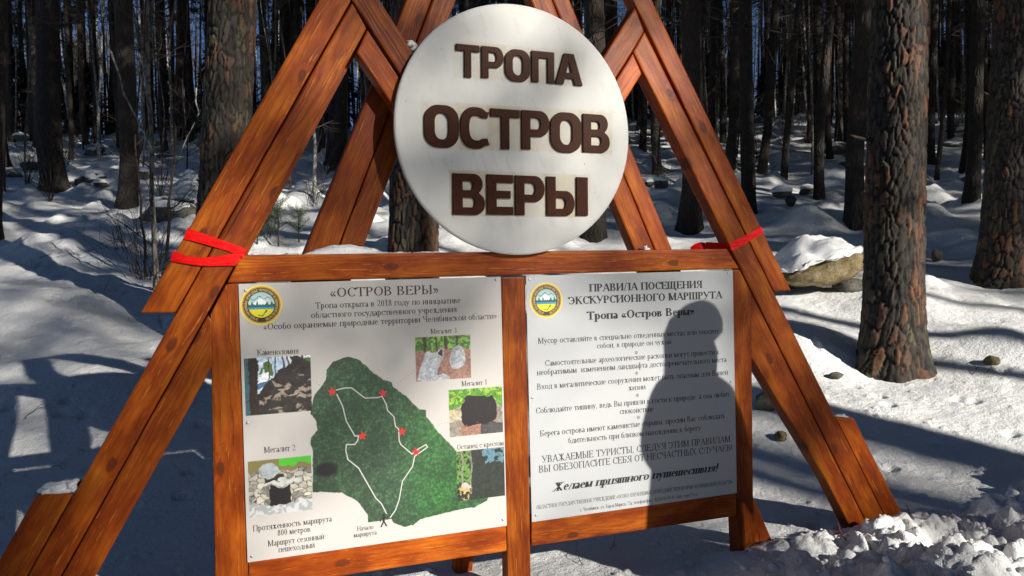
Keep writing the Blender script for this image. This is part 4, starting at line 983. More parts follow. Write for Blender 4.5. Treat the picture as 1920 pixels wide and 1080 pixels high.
# near trunks with modelled bark
pine(1690, 1654, 680, 104, 'thick pine with plated orange lit bark right of the stand, snow round its flared foot', True, 3, flare=.30, orange=.6)
pine(1899, 1868, 522, 84, 'thick dark pine cut by the right edge of the picture', True, 8, flare=.4)
pine(432, 418, 590, 92, 'thick pine with scaly bark right behind the left leg of the stand', True, 5, D=7.4)
pine(771, 772, 600, 96, 'thick pine with reddish bark rising behind the left part of the round sign', True, 6, D=7.1, orange=.7)
T = [(1106, 1112, 446, 40, 'pine behind the lower right rim of the round sign, its foot in lit snow', 1), (1296, 1292, 430, 40, 'dark forked foot of a pine seen between the rear boards and the right leg', 2),
     (1405, 1403, 402, 27, 'slim dark pine just above the red ribbon of the right leg', 3), (1633, 1602, 424, 34, 'leaning dark pine left of the thick plated pine', 4),
     (1558, 1536, 372, 19, 'thin leaning pine with a mossy lit foot on open snow', 5), (1492, 1470, 332, 13, 'thin dark pine in the gap right of the right leg, leaning right', 6), (1449, 1428, 326, 17, 'dark pine between the slim pine and the thin leaning one', 7),
     (1378, 1367, 312, 19, 'pine with a lit right side behind the upper right leg', 8), (1344, 1331, 300, 14, 'thin orange lit pine beside the upper right leg', 9), (1238, 1232, 326, 17, 'dark trunk beside snowy stones right of the sign', 10),
     (1557, 1556, 298, 12, 'thin trunk directly behind the leaning mossy-footed pine', 11), (1748, 1745, 304, 16, 'orange lit trunk peeping out right of the thick plated pine', 12), (1775, 1756, 338, 9, 'very thin dark trunk on lit snow right of the thick pine', 13),
     (1822, 1806, 326, 15, 'trunk with a lit edge left of the dark pine at the right', 14), (1838, 1821, 370, 25, 'dark pine with spreading foot left of the edge pine', 15), (1853, 1850, 300, 9, 'thin orange trunk beside the right edge pine', 16),
     (92, 104, 357, 46, 'thick dark pine with a wide foot at the far left', 17), (66, 70, 262, 32, 'dark trunk right behind the thick pine at the far left', 18), (38, 40, 248, 20, 'dark straight trunk third from the left edge', 19), (139, 142, 246, 17, 'straight black trunk right of the thick far left pine', 20),
     (235, 238, 383, 36, 'pine with faintly lit bark left of the grey sapling', 21), (206, 208, 244, 13, 'thin black trunk touching the pine left of the sapling', 22), (281, 281, 246, 11, 'thin black trunk right behind the grey sapling', 23), (337, 338, 262, 18, 'black trunk between the sapling and the scaly pine', 24),
     (-10, -10, 450, 24, 'dark trunk cut by the left edge of the picture', 25), (633, 634, 318, 26, 'reddish trunk seen in the gap between left leg and rear boards', 26), (601, 602, 276, 12, 'thin dark trunk left of the reddish one in the gap of the left gable', 27),
     (477, 474, 262, 11, 'thin trunk just right of the scaly pine', 28), (520, 519, 258, 10, 'first thin trunk left of the upper left leg', 29), (534, 533, 262, 11, 'second thin trunk left of the upper left leg', 30), (552, 550, 270, 15, 'broader trunk next to the upper left leg', 31), (584, 582, 256, 11, 'thin trunk close to the top of the left leg', 32),
     (12, 14, 256, 9, 'thin trunk beside the left edge', 33), (1520, 1516, 268, 9, 'thin far trunk on the crest right of the right leg', 34), (1592, 1588, 272, 11, 'thin far trunk behind the leaning dark pine', 35), (1310, 1306, 280, 12, 'thin trunk left of the two lit trunks by the right leg', 36), (1785, 1783, 262, 12, 'far trunk above the lit snow patch at the right', 37), (1886, 1880, 280, 14, 'far trunk hidden partly by the right edge pine', 38)]
for (a, b, c, w, lb, s) in T:
    pine(a, b, c, w, lb, seed=s, orange=.3, flare=.35)

# random stand: far trunks in view and trees around the clearing that shade it
SH = SUN_TO[:2]/np.linalg.norm(SUN_TO[:2])
def put_tree(x, y, r, seed, lb, grp, crown=None, sc=1.0):
    t = empty('pine_tree', (x, y, gz1(x, y)), label=lb, cat='tree', group=grp)
    me = FT[seed % len(FT)]; o = obj('trunk', me, (), t); o.scale = (r/.15, r/.15, sc)
    rot = seed*1.3; o.rotation_euler = (0, 0, rot)
    cr = CROWNS[seed % 4] if crown is None else crown
    for nm, cm in zip(('limbs', 'crown'), cr):
        o = obj(nm, cm, (), t); o.rotation_euler = (0, 0, rot); o.scale = (1, 1, sc)
    return t
FT = []
for k in range(5):
    V_, F_ = simple_trunk(.15, 17.5, (random.uniform(-.4, .4), random.uniform(-.4, .4)), 300+k, sides=10); me = meshpy('trunk', V_, F_, True); me.materials.append(M_BARKF); FT.append(me)
cnt = 0
for i in range(150):
    u = rng.uniform(-.85, .85); D = rng.uniform(23, 58); p = CAM+FH*D+np.array([FH[1], -FH[0], 0])*u*D
    put_tree(p[0], p[1], rng.uniform(.07, .17), 500+i, 'dark distant pine trunk standing in the dense wood up the slope', 'distant pines up the slope'); cnt += 1
# birches
def birch(seed, H=11, r=.06):
    rg = np.random.default_rng(seed); out = []
    P = [np.array([0, 0, -.3])]; d = np.array([rg.normal(0, .05), rg.normal(0, .05), 1.])
    for k in range(12): d = d+rg.normal(0, .05, 3)*np.array([1, 1, 0]); d /= np.linalg.norm(d); P.append(P[-1]+d*H/12)
    P = np.array(P); tr = [(P, np.linspace(r, r*.15, 13))]
    for k in range(34):
        i = rg.integers(3, 12); a = rg.uniform(0, 6.283); branch(rg, P[i]+(P[i+1 if i < 12 else i]-P[i])*rg.random(), (math.cos(a), math.sin(a), 1.1), rg.uniform(1.0, 2.4), .014, 1, out, .05, 4, .2, 5)
    a = tube_mesh(tr, 7); b = tube_mesh(out, 3)
    m1 = meshpy('trunk', *a, True); m1.materials.append(M_BIRCH); m2 = meshpy('branches', *b, True); m2.materials.append(M_TWIG); return m1, m2
BI = [birch(700+k, 10+k*.6) for k in range(5)]
for i in range(75):
    u = rng.uniform(-.7, .7); D = rng.uniform(24, 50)
    if -.30 < u < .1 and D < 30: continue
    p = CAM+FH*D+np.array([FH[1], -FH[0], 0])*u*D
    t = empty('birch_tree', (p[0], p[1], gz1(p[0], p[1])), label='slender pale birch trunk among the dark distant pines', cat='tree', group='distant birches among the pines'); t.rotation_euler = (0, 0, i*1.1)
    for nm, me in zip(('trunk', 'branches'), BI[i % 5]): obj(nm, me, (), t)
# trees on the sunny side, outside the frame: they give the dappled light
def free(x, y, r=3.0):
    v = np.array([x, y])-CAM[:2]; f = v@FH[:2]; s = v@np.array([FH[1], -FH[0]])
    return f < 1.5 or abs(s) > .72*f+1.2
n = 0; tries = 0; PLACED = []
while n < 165 and tries < 9000:
    tries += 1
    x = rng.uniform(-14, 62); y = rng.uniform(-42, 34)
    if not free(x, y): continue
    v = np.array([x-1.05, y]); al = v@SH; la = v@np.array([-SH[1], SH[0]])
    if np.hypot(*v) < 6.5 or any(np.hypot(x-a, y-b) < 2.9 for a, b in PLACED): continue
    if al > 0 and -5.5 < la < 10 and al < 48: continue          # lane of sun that reaches the stand
    if al < -3: continue
    PLACED.append((x, y)); put_tree(x, y, rng.uniform(.13, .22), 900+n, 'tall pine standing round the clearing outside the picture', 'pines round the clearing outside the picture', sc=rng.uniform(.85, 1.1)); n += 1
# sparse ones in the lane
for k, (al, la, sc) in enumerate([(15.5, -2.3, 1.0), (21, 2.0, 1.0), (32, 3.0, 1.1), (19, 4.6, 1.0), (28, 6.8, 1.05), (24, 9.0, 1.0)]):
    p = np.array([1.05, 0])+SH*al+np.array([-SH[1], SH[0]])*la
    put_tree(p[0], p[1], .14, 1300+k, 'thin crowned pine outside the picture on the sunny side', 'sparse pines on the sunny side outside the picture', crown=SPARSE, sc=sc)

for k, (al, la, sc) in enumerate([(27.5, -2.5, 1.0), (31, .9, 1.0), (34.5, -1.5, 1.15)]):
    p = np.array([1.05, 0])+SH*al+np.array([-SH[1], SH[0]])*la
    put_tree(p[0], p[1], .10, 1350+k, 'thin crowned pine outside the picture on the sunny side', 'sparse pines on the sunny side outside the picture', crown=MEDIUM, sc=sc)
# unseen tall trees added in the lane: high crowns shade the wood behind but let the sun reach the stand
for k, (al, la, sc) in enumerate([(12.5, -3.4, 1.5), (14.5, -3.0, 1.55), (16, 2.1, 1.6), (13.5, 3.2, 1.55), (16.5, 5.2, 1.6), (17.5, -3.0, 1.6), (18.5, 3.0, 1.7), (12.5, -5.6, 1.5), (9.5, -7.2, 1.3), (16, -6.6, 1.5), (20.5, -2.1, 1.75)]):
    p = np.array([1.05, 0])+SH*al+np.array([-SH[1], SH[0]])*la
    put_tree(p[0], p[1], .12, 1400+k, 'very tall unseen pine added on the sunny side to shade the wood behind', 'tall unseen pines added on the sunny side for shade', sc=sc)

# dense far wood that reads as one mass
def far_wood():
    rg = np.random.default_rng(5); V = []; F = []; mi = []; o = 0
    right = np.array([FH[1], -FH[0], 0])
    n = 1500
    for i in range(n):
        D = rg.uniform(46, 95); u = rg.uniform(-.95, .95); p = CAM+FH*D+right*u*D; p = np.array([p[0], p[1], 0]); zb = gz1(p[0], p[1])-.3
        h = rg.uniform(9, 19); w = rg.uniform(.04, .16); l = rg.normal(0, .5, 2)
        for k, a in enumerate((0, 2.1, 4.2)):
            V += [(p[0]+w*math.cos(a), p[1]+w*math.sin(a), zb), (p[0]+l[0]+w*.4*math.cos(a), p[1]+l[1]+w*.4*math.sin(a), zb+h)]
        F += [(o, o+2, o+3, o+1), (o+2, o+4, o+5, o+3), (o+4, o, o+1, o+5)]; m = 1 if rg.random() < .25 else 0; mi += [m]*3; o += 6
    n2 = 48000; D = rg.uniform(44, 92, n2); u = rg.uniform(-.95, .95, n2); P = CAM+FH*D[:, None]+right*(u*D)[:, None]; P[:, 2] = prof(D)+rg.uniform(.5, 15, n2)
    d = rg.normal(0, 1, (n2, 3)); d[:, 2] = abs(d[:, 2])*1.2; d /= np.linalg.norm(d, axis=1)[:, None]; L = rg.uniform(.5, 1.8, (n2, 1)); s = np.cross(d, FH); s /= np.linalg.norm(s, axis=1)[:, None]; w = rg.uniform(.008, .022, (n2, 1))
    V2 = np.stack([P-s*w, P+s*w, P+d*L], 1).reshape(-1, 3)
    Vn = np.vstack([np.array(V), V2]); Fl = F+(np.arange(n2*3).reshape(-1, 3)+len(V)).tolist()
    me = meshpy('far_wood', Vn, Fl, False, None, mi+[0]*n2); return me
o = obj('far_wood', far_wood(), [M_TWIG, M_BIRCH], kind='stuff', label='far mass of bare thin trunks and twigs along the crest', cat='trees')
def thicket():  # young spruces added to make the band under the far wood dark
    rg = np.random.default_rng(9); Vs = []; o = 0; right = np.array([FH[1], -FH[0], 0]); cs = []
    for i in range(150):
        D = rg.uniform(40, 58); u = rg.uniform(-.8, .8); p = CAM+FH*D+right*u*D; h = rg.uniform(2.0, 5.5); z0 = gz1(p[0], p[1]); nb = int(h*95)
        f = rg.random(nb)**.8; a = rg.uniform(0, 6.283, nb); R_ = (1-f)*h*.30*rg.uniform(.4, 1.1, nb)
        c = np.stack([p[0]+R_*np.cos(a), p[1]+R_*np.sin(a), z0+f*h], -1); d = np.stack([np.cos(a), np.sin(a), -rg.uniform(.1, .7, nb)], -1); s = np.cross(d, [0, 0, 1.]); s /= np.linalg.norm(s, axis=1)[:, None]
        l = rg.uniform(.15, .4, (nb, 1)); w = rg.uniform(.05, .12, (nb, 1)); Vs.append(np.stack([c-d*l, c+s*w, c+d*l, c-s*w], 1).reshape(-1, 3))
    V = np.vstack(Vs); return meshpy('dark_spruce_fill', V, np.arange(len(V)).reshape(-1, 4))
obj('dark_spruce_fill', thicket(), M_NEEDF, kind='stuff', label='thicket of young spruces added to darken the foot of the far wood', cat='trees')

# saplings and shrubs
def sapling(px0, py0, px1, w, label, mat, bare=8, name='sapling', seed=1, top_y=-80):
    P, D = on_ground(px0, py0); P[2] = gz1(P[0], P[1]); D = (P-CAM)@FWD
    Q = depth(px1, top_y, D); n_ = 14; rg = np.random.default_rng(seed)
    pts = np.array([P*(1-t)+Q*t for t in np.linspace(-.03, 1, n_)])-P; pts[:, :2] += np.cumsum(rg.normal(0, .012, (n_, 2)), 0)
    r = w/2*D/FOC; t = empty(name, P, label=label, cat='sapling')
    obj('trunk', meshpy('trunk', *tube_mesh([(pts, np.linspace(r*1.15, r*.6, n_))], 9), True), mat, t)
    out = []
    for k in range(bare):
        i = rg.integers(1, n_-1); a = rg.uniform(0, 6.283); branch(rg, pts[i], (math.cos(a), math.sin(a), rg.uniform(.1, .9)), rg.uniform(.35, 1.0), r*.3, 1, out, .1, 4, .22, 6)
    obj('branches', meshpy('branches', *tube_mesh(out, 4), True), M_TWIG, t); return t
sapling(291, 545, 289, 9, 'pale grey straight sapling standing left of the left leg', M_SAP, 9, seed=4)
sapling(590, 378, 593, 7, 'thin yellowish sapling in the gap between the left leg and the rear boards', M_BIRCH, 10, seed=7, top_y=180)
sapling(277, 520, 262, 5, 'dark thin sapling just left of the pale grey one', M_TWIG, 10, seed=9, top_y=250)
sapling(304, 525, 332, 6, 'dark thin sapling just right of the pale grey one, leaning right', M_TWIG, 10, seed=12, top_y=240)
def pxtube(name, pts, D, w, mat, label, cat='branch', sub=None):
    P = np.array([depth(x, y, D+dz) for x, y, dz in pts]); c = P[0].copy(); r = w/2*D/FOC
    return obj(name, meshpy(name, *tube_mesh([(P-c, np.linspace(r, r*.6, len(P)))], 6), True), mat, None, c, label=label, cat=cat)
def shrub(px, py, wpx, hpx, label, seed, n=14, r=.005, kids=4):
    P, D = on_ground(px, py); P[2] = gz1(P[0], P[1]); rg = np.random.default_rng(seed); out = []; k = D/FOC
    for i in range(n):
        a = rg.uniform(0, 6.283); s = np.array([math.cos(a), math.sin(a), 0])*rg.uniform(0, .3)*wpx*k; d = np.array([math.cos(a)*rg.uniform(.1, .7), math.sin(a)*rg.uniform(.1, .7), 1.2])
        branch(rg, s-np.array([0, 0, .05]), d, hpx*k*rg.uniform(.5, 1.1), r, 2 if i % 2 else 1, out, .02, kids, .28, 6)
    return obj('shrub', meshpy('shrub', *tube_mesh(out, 4), True), M_TWIG, None, P, label=label, cat='shrub')
shrub(270, 522, 110, 170, 'tangled bare shrub round the foot of the grey sapling', 3, 22)
shrub(232, 470, 60, 90, 'low bare shrub left of the grey sapling', 4, 9)
shrub(585, 385, 60, 110, 'bare bush at the foot of the yellowish sapling', 5, 12)
shrub(500, 440, 70, 110, 'bare bush below the upper left leg beside the small pine', 6, 12)
shrub(22, 300, 20, 60, 'small bare shrub near the left edge', 7, 6)
shrub(1248, 345, 40, 40, 'tangle of twigs over the snowy stones right of the sign', 8, 10)
shrub(1440, 330, 40, 30, 'low twigs beside the dark trunk right of the right leg', 9, 8)
shrub(190, 545, 10, 75, 'single dry stalk standing in the snow left of the shrub', 10, 1, .003, 2)
for i in range(26):
    u = rng.uniform(-.66, .66); D = rng.uniform(17, 34); p = CAM+FH*D+np.array([FH[1], -FH[0], 0])*u*D
    if i < 4: BUSH = globals().setdefault('BUSHES', [])
    if i < 4:
        rg = np.random.default_rng(1400+i); out = []
        for q in range(12): a = rg.uniform(0, 6.28); branch(rg, (0, 0, -.05), (math.cos(a)*.5, math.sin(a)*.5, 1.2), rg.uniform(.8, 2.0), .009, 2, out, .02, 3, .25, 5)
        me = meshpy('undergrowth_bush', *tube_mesh(out, 3), True); me.materials.append(M_TWIG); BUSHES.append(me)
    o = obj('undergrowth_bush', BUSHES[i % 4], (), None, (p[0], p[1], gz1(p[0], p[1])), label='thin bare undergrowth bush between the trunks up the slope', cat='shrub', group='bare undergrowth bushes up the slope'); o.rotation_euler = (0, 0, i*.7)
SPM = []
for q in range(4):
    rg = np.random.default_rng(1500+q); P_ = np.array([[0, 0, -.2]]+[[.05*math.sin(k*.9+q), .05*math.cos(k*.7+q), k*.55] for k in range(12)]); out = []
    tr = [(P_, np.linspace(.028, .008, 13))]
    for k in range(24): i = rg.integers(2, 12); a = rg.uniform(0, 6.283); branch(rg, P_[i], (math.cos(a), math.sin(a), .8), rg.uniform(.5, 1.5), .009, 1, out, .05, 4, .25, 5)
    m1 = meshpy('trunk', *tube_mesh(tr, 6), True); m1.materials.append(M_SAP if q % 2 else M_TWIG); m2 = meshpy('branches', *tube_mesh(out, 3), True); m2.materials.append(M_TWIG); SPM.append((m1, m2))
for i in range(60):
    u = rng.uniform(-.66, .66); D = rng.uniform(15, 36); p = CAM+FH*D+np.array([FH[1], -FH[0], 0])*u*D
    t = empty('young_tree', (p[0], p[1], gz1(p[0], p[1])), label='thin leafless young tree with fine twigs among the trunks up the slope', cat='sapling', group='thin leafless young trees up the slope'); t.rotation_euler = (random.uniform(-.06, .06), random.uniform(-.06, .06), i*.9); t.scale = (1, 1, random.uniform(.7, 1.3))
    for nm, me in zip(('trunk', 'branches'), SPM[i % 4]): obj(nm, me, (), t)
# small green pines
def small_pine(px, py, hpx, label, seed):
    P, D = on_ground(px, py); P[2] = gz1(P[0], P[1]); rg = np.random.default_rng(seed); k = D/FOC; H = hpx*k; out = []
    t = empty('young_pine', P, label=label, cat='sapling'); st = np.array([[0, 0, -.1], [.01, 0, H*.5], [0, .01, H]])
    obj('trunk', meshpy('trunk', *tube_mesh([(st, [.014, .010, .004])], 6), True), M_TWIG, t); tips = []
    for i in range(20):
        z = H*rg.uniform(.25, .98); a = rg.uniform(0, 6.283); branch(rg, (0, 0, z), (math.cos(a), math.sin(a), .5), (H-z)*.45+.14, .004, 0, out, .1, 0, .15, 4)
        for q in out[-1][0][1:]: tips.append(q)
    tips = np.array(tips); nb = 22; n_ = len(tips)*nb; c = np.repeat(tips, nb, 0)+rg.normal(0, .015, (n_, 3)); d = rg.normal(0, 1, (n_, 3))+np.array([0, 0, .5]); d /= np.linalg.norm(d, axis=1)[:, None]; s = np.cross(d, rg.normal(0, 1, (n_, 3))); s /= np.linalg.norm(s, axis=1)[:, None]
    V = np.stack([c-s*.0014, c+s*.0014, c+d*rg.uniform(.04, .075, (n_, 1))], 1).reshape(-1, 3)
    obj('branches', meshpy('branches', *tube_mesh(out, 4), True), M_TWIG, t); obj('needles', meshpy('needles', V, np.arange(n_*3).reshape(-1, 3)), M_NEEDS, t)
M_NEEDS = plain('young_needles', (.075, .11, .03), .6)
small_pine(522, 462, 95, 'little green pine growing between left leg and rear boards', 3)
small_pine(560, 455, 60, 'smaller green pine low beside the rear board', 4)
small_pine(482, 460, 50, 'lowest green pine sprout next to the left leg', 5)
pxtube('broken_branch', [(207, 95, 0), (222, 135, 0), (232, 175, .05), (248, 205, .05), (264, 238, 0), (280, 268, 0), (289, 290, 0)], 8.8, 4, M_BIRCH, 'pale broken branch slanting down against the grey sapling')
pxtube('broken_branch', [(368, 165, 0), (367, 190, 0), (373, 212, 0), (362, 235, .05), (352, 255, .05), (333, 300, 0)], 9.0, 3, M_BIRCH, 'thin crooked pale branch left of the scaly pine')

# ------------------------------------------------------------------ stones
def rock(px, py, wpx, hpx, label, mat=M_ROCKG, seed=1, cap=0, sink=.3, yaw=0., name='boulder', deep=.8):
    P, D = on_ground(px, py); k = D/FOC; rx, rz = wpx/2*k, hpx*k*.62; ry = rx*deep
    P[2] = gz1(P[0], P[1]); bm = bmesh.new(); bmesh.ops.create_icosphere(bm, subdivisions=4, radius=1)
    rg = np.random.default_rng(seed); pl = [(lambda v: v/np.linalg.norm(v))(rg.normal(0, 1, 3)) for _ in range(9)]; off = rg.uniform(.62, .9, 9)
    for v in bm.verts:
        q = np.array(v.co)
        for n_, o_ in zip(pl, off):
            e = q@n_-o_
            if e > 0: q = q-n_*e*.85
        q = q*(1+.10*(fbm(np.array([q[0]*2+seed]), np.array([q[1]*2+q[2]*2]), seed, 3)[0]-.5))
        v.co = (q[0]*rx, q[1]*ry, q[2]*rz)
    t = empty(name, P, label=label, cat='stone'); zc = rz*(1-sink)
    me = bm_mesh('stone_body', bm, True); o = obj('stone_body', me, mat, t, (0, 0, zc)); o.rotation_euler = (0, 0, yaw)
    if cap:
        b2 = bmesh.new(); b2.from_mesh(me)
        bmesh.ops.delete(b2, geom=[v for v in b2.verts if v.co.z < rz*(.62-cap)], context='VERTS')
        for v in b2.verts:
            n_ = fbm(np.array([v.co.x*14+seed]), np.array([v.co.y*14]), seed, 3)[0]-.5; e = sstep(rz*(.6-cap), rz*(1-cap), v.co.z); v.co += v.normal*(.004+.03*e)+Vector((0, 0, .03*n_*e))
        o2 = obj('snow_cap', bm_mesh('snow_cap', b2, True), M_SNOW2, t, (0, 0, zc)); o2.rotation_euler = (0, 0, yaw)
    return t
# the large tilted slab with its snow cap
def big_boulder():
    P, D = on_ground(1540, 546); k = D/FOC; P[2] = gz1(P[0], P[1]); right = np.array([FH[1], -FH[0], 0])
    t = empty('boulder', P, label='large tilted ochre boulder with a thick snow cap between right leg and thick pine', cat='stone')
    def surf(seed, amp, fn, nm, mat, sub=5):
        bm = bmesh.new(); bmesh.ops.create_icosphere(bm, subdivisions=sub, radius=1)
        for v in bm.verts:
            q = np.array(v.co); q = np.sign(q)*np.abs(q)**.85; w = fn(q); n_ = fbm(np.array([q[0]*3+seed+q[2]]), np.array([q[1]*3+q[2]*2]), seed, 4)[0]-.5
            w = w+np.array([0, 0, 1])*n_*amp; v.co = w[0]*right+w[1]*FH+np.array([0, 0, w[2]])
        return obj(nm, bm_mesh(nm, bm, True), mat, t)
    W_ = 88*k; zc = 42*k
    # u right, v away, w up ; px extents 1448..1613, top 435, base 545
    def body(q):
        u = q[0]*(84*k); v = q[1]*(70*k); w = q[2]*(27+9*q[0])*k; w += q[0]*20*k - abs(v)*.05; w = w+40*k
        return np.array([u-4*k, v, w])
    surf(3, .10, body, 'stone_body', M_ROCK)
    def cap(q):
        u = q[0]*(84*k); v = q[1]*(72*k); h = 1-(q[0]**2+q[1]**2)
        w = 52*k+q[0]*18*k+(q[2]*(20 if q[2] > 0 else 4)*k)+38*k*max(0, h)*(.75-.45*q[0])*(1 if q[2] > 0 else .3)
        return np.array([u-10*k, v+6*k, w+2*k])
    o = surf(6, .16, cap, 'snow_cap', M_SNOW2)
    def low(q): return np.array([q[0]*30*k+45*k, q[1]*30*k-20*k, q[2]*16*k+6*k])
    surf(9, .03, low, 'foot_stone', M_ROCKG, 4)
big_boulder()
RK = [(1436, 768, 52, 34, 'greenish grey stone seen through the gap between right post and right leg', M_ROCKG, 0, .35), (1464, 826, 34, 16, 'small ochre stone just right of the right leg boards in lit snow', M_ROCK, 0, .4), (1860, 686, 30, 17, 'flat yellowish stone poking from bright snow at the right', M_ROCK, 0, .35),
      (1568, 711, 30, 12, 'small dark stone in the snow left of the thick pine foot', M_ROCKG, 0, .4), (1483, 386, 26, 18, 'dark bare stone below the thin pines on the open snow', M_ROCKG, .0, .3), (1514, 365, 34, 18, 'stone with a white cap beside the mossy-footed pine', M_ROCKG, .45, .4),
      (1757, 492, 24, 24, 'pointed dark stone between the two thick pines', M_ROCKG, 0, .2), (1586, 312, 30, 14, 'snow capped stone near the far lit snow', M_ROCKG, .4, .4), (1240, 352, 34, 18, 'snow flecked stone right of the round sign', M_ROCKG, .35, .3), (1218, 350, 22, 12, 'small stone beside the snow flecked one', M_ROCKG, .35, .3),
      (62, 318, 54, 14, 'long low dark stone left of the thick far left pine', M_ROCKG, 0, .2), (40, 264, 30, 14, 'snowy stone near the left edge', M_ROCKG, .4, .3), (270, 338, 28, 22, 'greyish stone behind the grey sapling', M_ROCKG, .3, .3), (190, 352, 34, 14, 'low stone right of the thick far left pine', M_ROCKG, .45, .4),
      (352, 200, 34, 14, 'pale snowy stone high on the slope left of the scaly pine', M_ROCKG, .5, .3), (1700, 345, 20, 12, 'stone half hidden by the thick pine', M_ROCKG, .4, .3), (1465, 372, 40, 20, 'snow covered stone in the middle of the right slope', M_ROCKG, .55, .3), (1430, 320, 30, 14, 'dark flecked stone near the crest right of the leg', M_ROCKG, .3, .3), (1810, 340, 22, 12, 'small snowy stone right of the very thin trunk', M_ROCKG, .5, .3)]
for k, (a, b, w, h, lb, mt, cp, sk_) in enumerate(RK): rock(a, b, w, h, lb, mt, 20+k, cp, sk_, k*1.1, name='stone')
# stones further up
SM_ = []
for k in range(3):
    bm = bmesh.new(); bmesh.ops.create_icosphere(bm, subdivisions=3, radius=1)
    for v in bm.verts:
        q = v.co; n_ = fbm(np.array([q.x*1.5+k*3]), np.array([q.y*1.5+q.z*1.7]), k, 3)[0]; v.co = q*(.6+.8*n_)
    me = bm_mesh('slope_stone', bm, True); me.materials.append(M_ROCKG); me.materials.append(M_SNOW2)
    for p in me.polygons: p.material_index = 1 if p.normal.z > .45 else 0
    SM_.append(me)
for i in range(46):
    u = rng.uniform(-.66, .66); D = rng.uniform(14, 36); p = CAM+FH*D+np.array([FH[1], -FH[0], 0])*u*D; s = rng.uniform(.15, .45)
    o = obj('slope_stone', SM_[i % 3], (), None, (p[0], p[1], gz1(p[0], p[1])+s*.1), label='half buried stone with snow on top among the trunks up the slope', cat='stone', group='half buried stones up the slope'); o.scale = (s*1.3, s, s*.6); o.rotation_euler = (0, 0, i)
# leaves, twigs, cones and crumbs on the snow
def ground_twig(px, py, dx, dy, w, label, mat=M_TWIG, bend=.3, seed=1):
    P, D = on_ground(px, py); Q, _ = on_ground(px+dx, py+dy); rg = np.random.default_rng(seed); pts = []
    for t in np.linspace(0, 1, 6):
        q = P*(1-t)+Q*t; q[2] = float(gz(np.array([q[0]]), np.array([q[1]]))[0])+.004+.02*math.sin(t*3.14); q[:2] += rg.normal(0, .006, 2); pts.append(q-P)
    out = [(np.array(pts), np.linspace(w, w*.5, 6))]
    a = pts[3]; out.append((np.array([a, a+np.array([.02, .03, .02]), a+np.array([.03, .05, .035])]), [w*.6, w*.4, w*.3]))
    return obj('fallen_twig', meshpy('fallen_twig', *tube_mesh(out, 5), True), mat, None, P, label=label, cat='twig')
ground_twig(46, 790, 38, -24, .003, 'forked twig lying on the shaded snow at the left', seed=2)
ground_twig(1085, 1062, -1, -26, .002, 'thin curved twig standing in the shade under the right panel', seed=3)
ground_twig(1146, 1031, 12, -1, .002, 'tiny twig in the shade under the middle of the right panel', seed=4)
ground_twig(1400, 1050, 42, -10, .003, 'twig lying across the snow in front of the right post foot', seed=5)
ground_twig(1565, 1024, 20, 9, .006, 'short reddish brown bark stick on the crumbled snow', plain('red_brown_bark', (.16, .035, .02), .7), seed=6)
ground_twig(1825, 703, 12, -12, .003, 'thin twig sticking up right of the thick pine foot', seed=7)
ground_twig(1850, 700, 20, -6, .003, 'curved twig on bright snow near the yellowish stone', seed=8)
ground_twig(1705, 975, 2, -12, .005, 'short stick poking out of the snow beside the right leg foot', seed=9)
ground_twig(75, 485, 24, -8, .004, 'small dark twig on the lit snow at the far left', seed=10)
ground_twig(97, 880, 22, 6, .002, 'thin curved grass stem on the snow by the short left board', seed=11)
# loose crumbs of snow on the bank
rg = np.random.default_rng(77); Vc = []; Fc = []; oc = 0
bm = bmesh.new(); bmesh.ops.create_icosphere(bm, subdivisions=1, radius=1); ic = np.array([v.co[:] for v in bm.verts]); ifc = np.array([[v.index for v in f.verts] for f in bm.faces]); bm.free()
bx = rg.uniform(1.25, 4.4, 1500); by = rg.uniform(-1.4, .12, 1500)
bk = sstep(1.8, 2.6, bx)*sstep(.1, -.15, by-.05*(bx-2)); zz = gz(bx, by)
for x, y, z, q in zip(bx, by, zz, bk):
    if rg.random() > q*.35: continue
    s = rg.lognormal(-4.55, .55); s = min(s, .035)
    V_ = ic*(1+rg.normal(0, .16, (len(ic), 1)))*s*np.array([1.2, 1.1, .8]); a = rg.uniform(0, 6.28); c_, s__ = math.cos(a), math.sin(a); V_ = np.stack([V_[:, 0]*c_-V_[:, 1]*s__, V_[:, 0]*s__+V_[:, 1]*c_, V_[:, 2]], -1)+np.array([x, y, z+s*.3])
    Vc.append(V_); Fc.append(ifc+oc); oc += len(ic)
obj('snow_crumbs', meshpy('snow_crumbs', np.vstack(Vc), np.vstack(Fc), True), M_SNOW2, kind='stuff', label='loose crumbs of snow on the shovelled bank in front of the right leg', cat='snow')

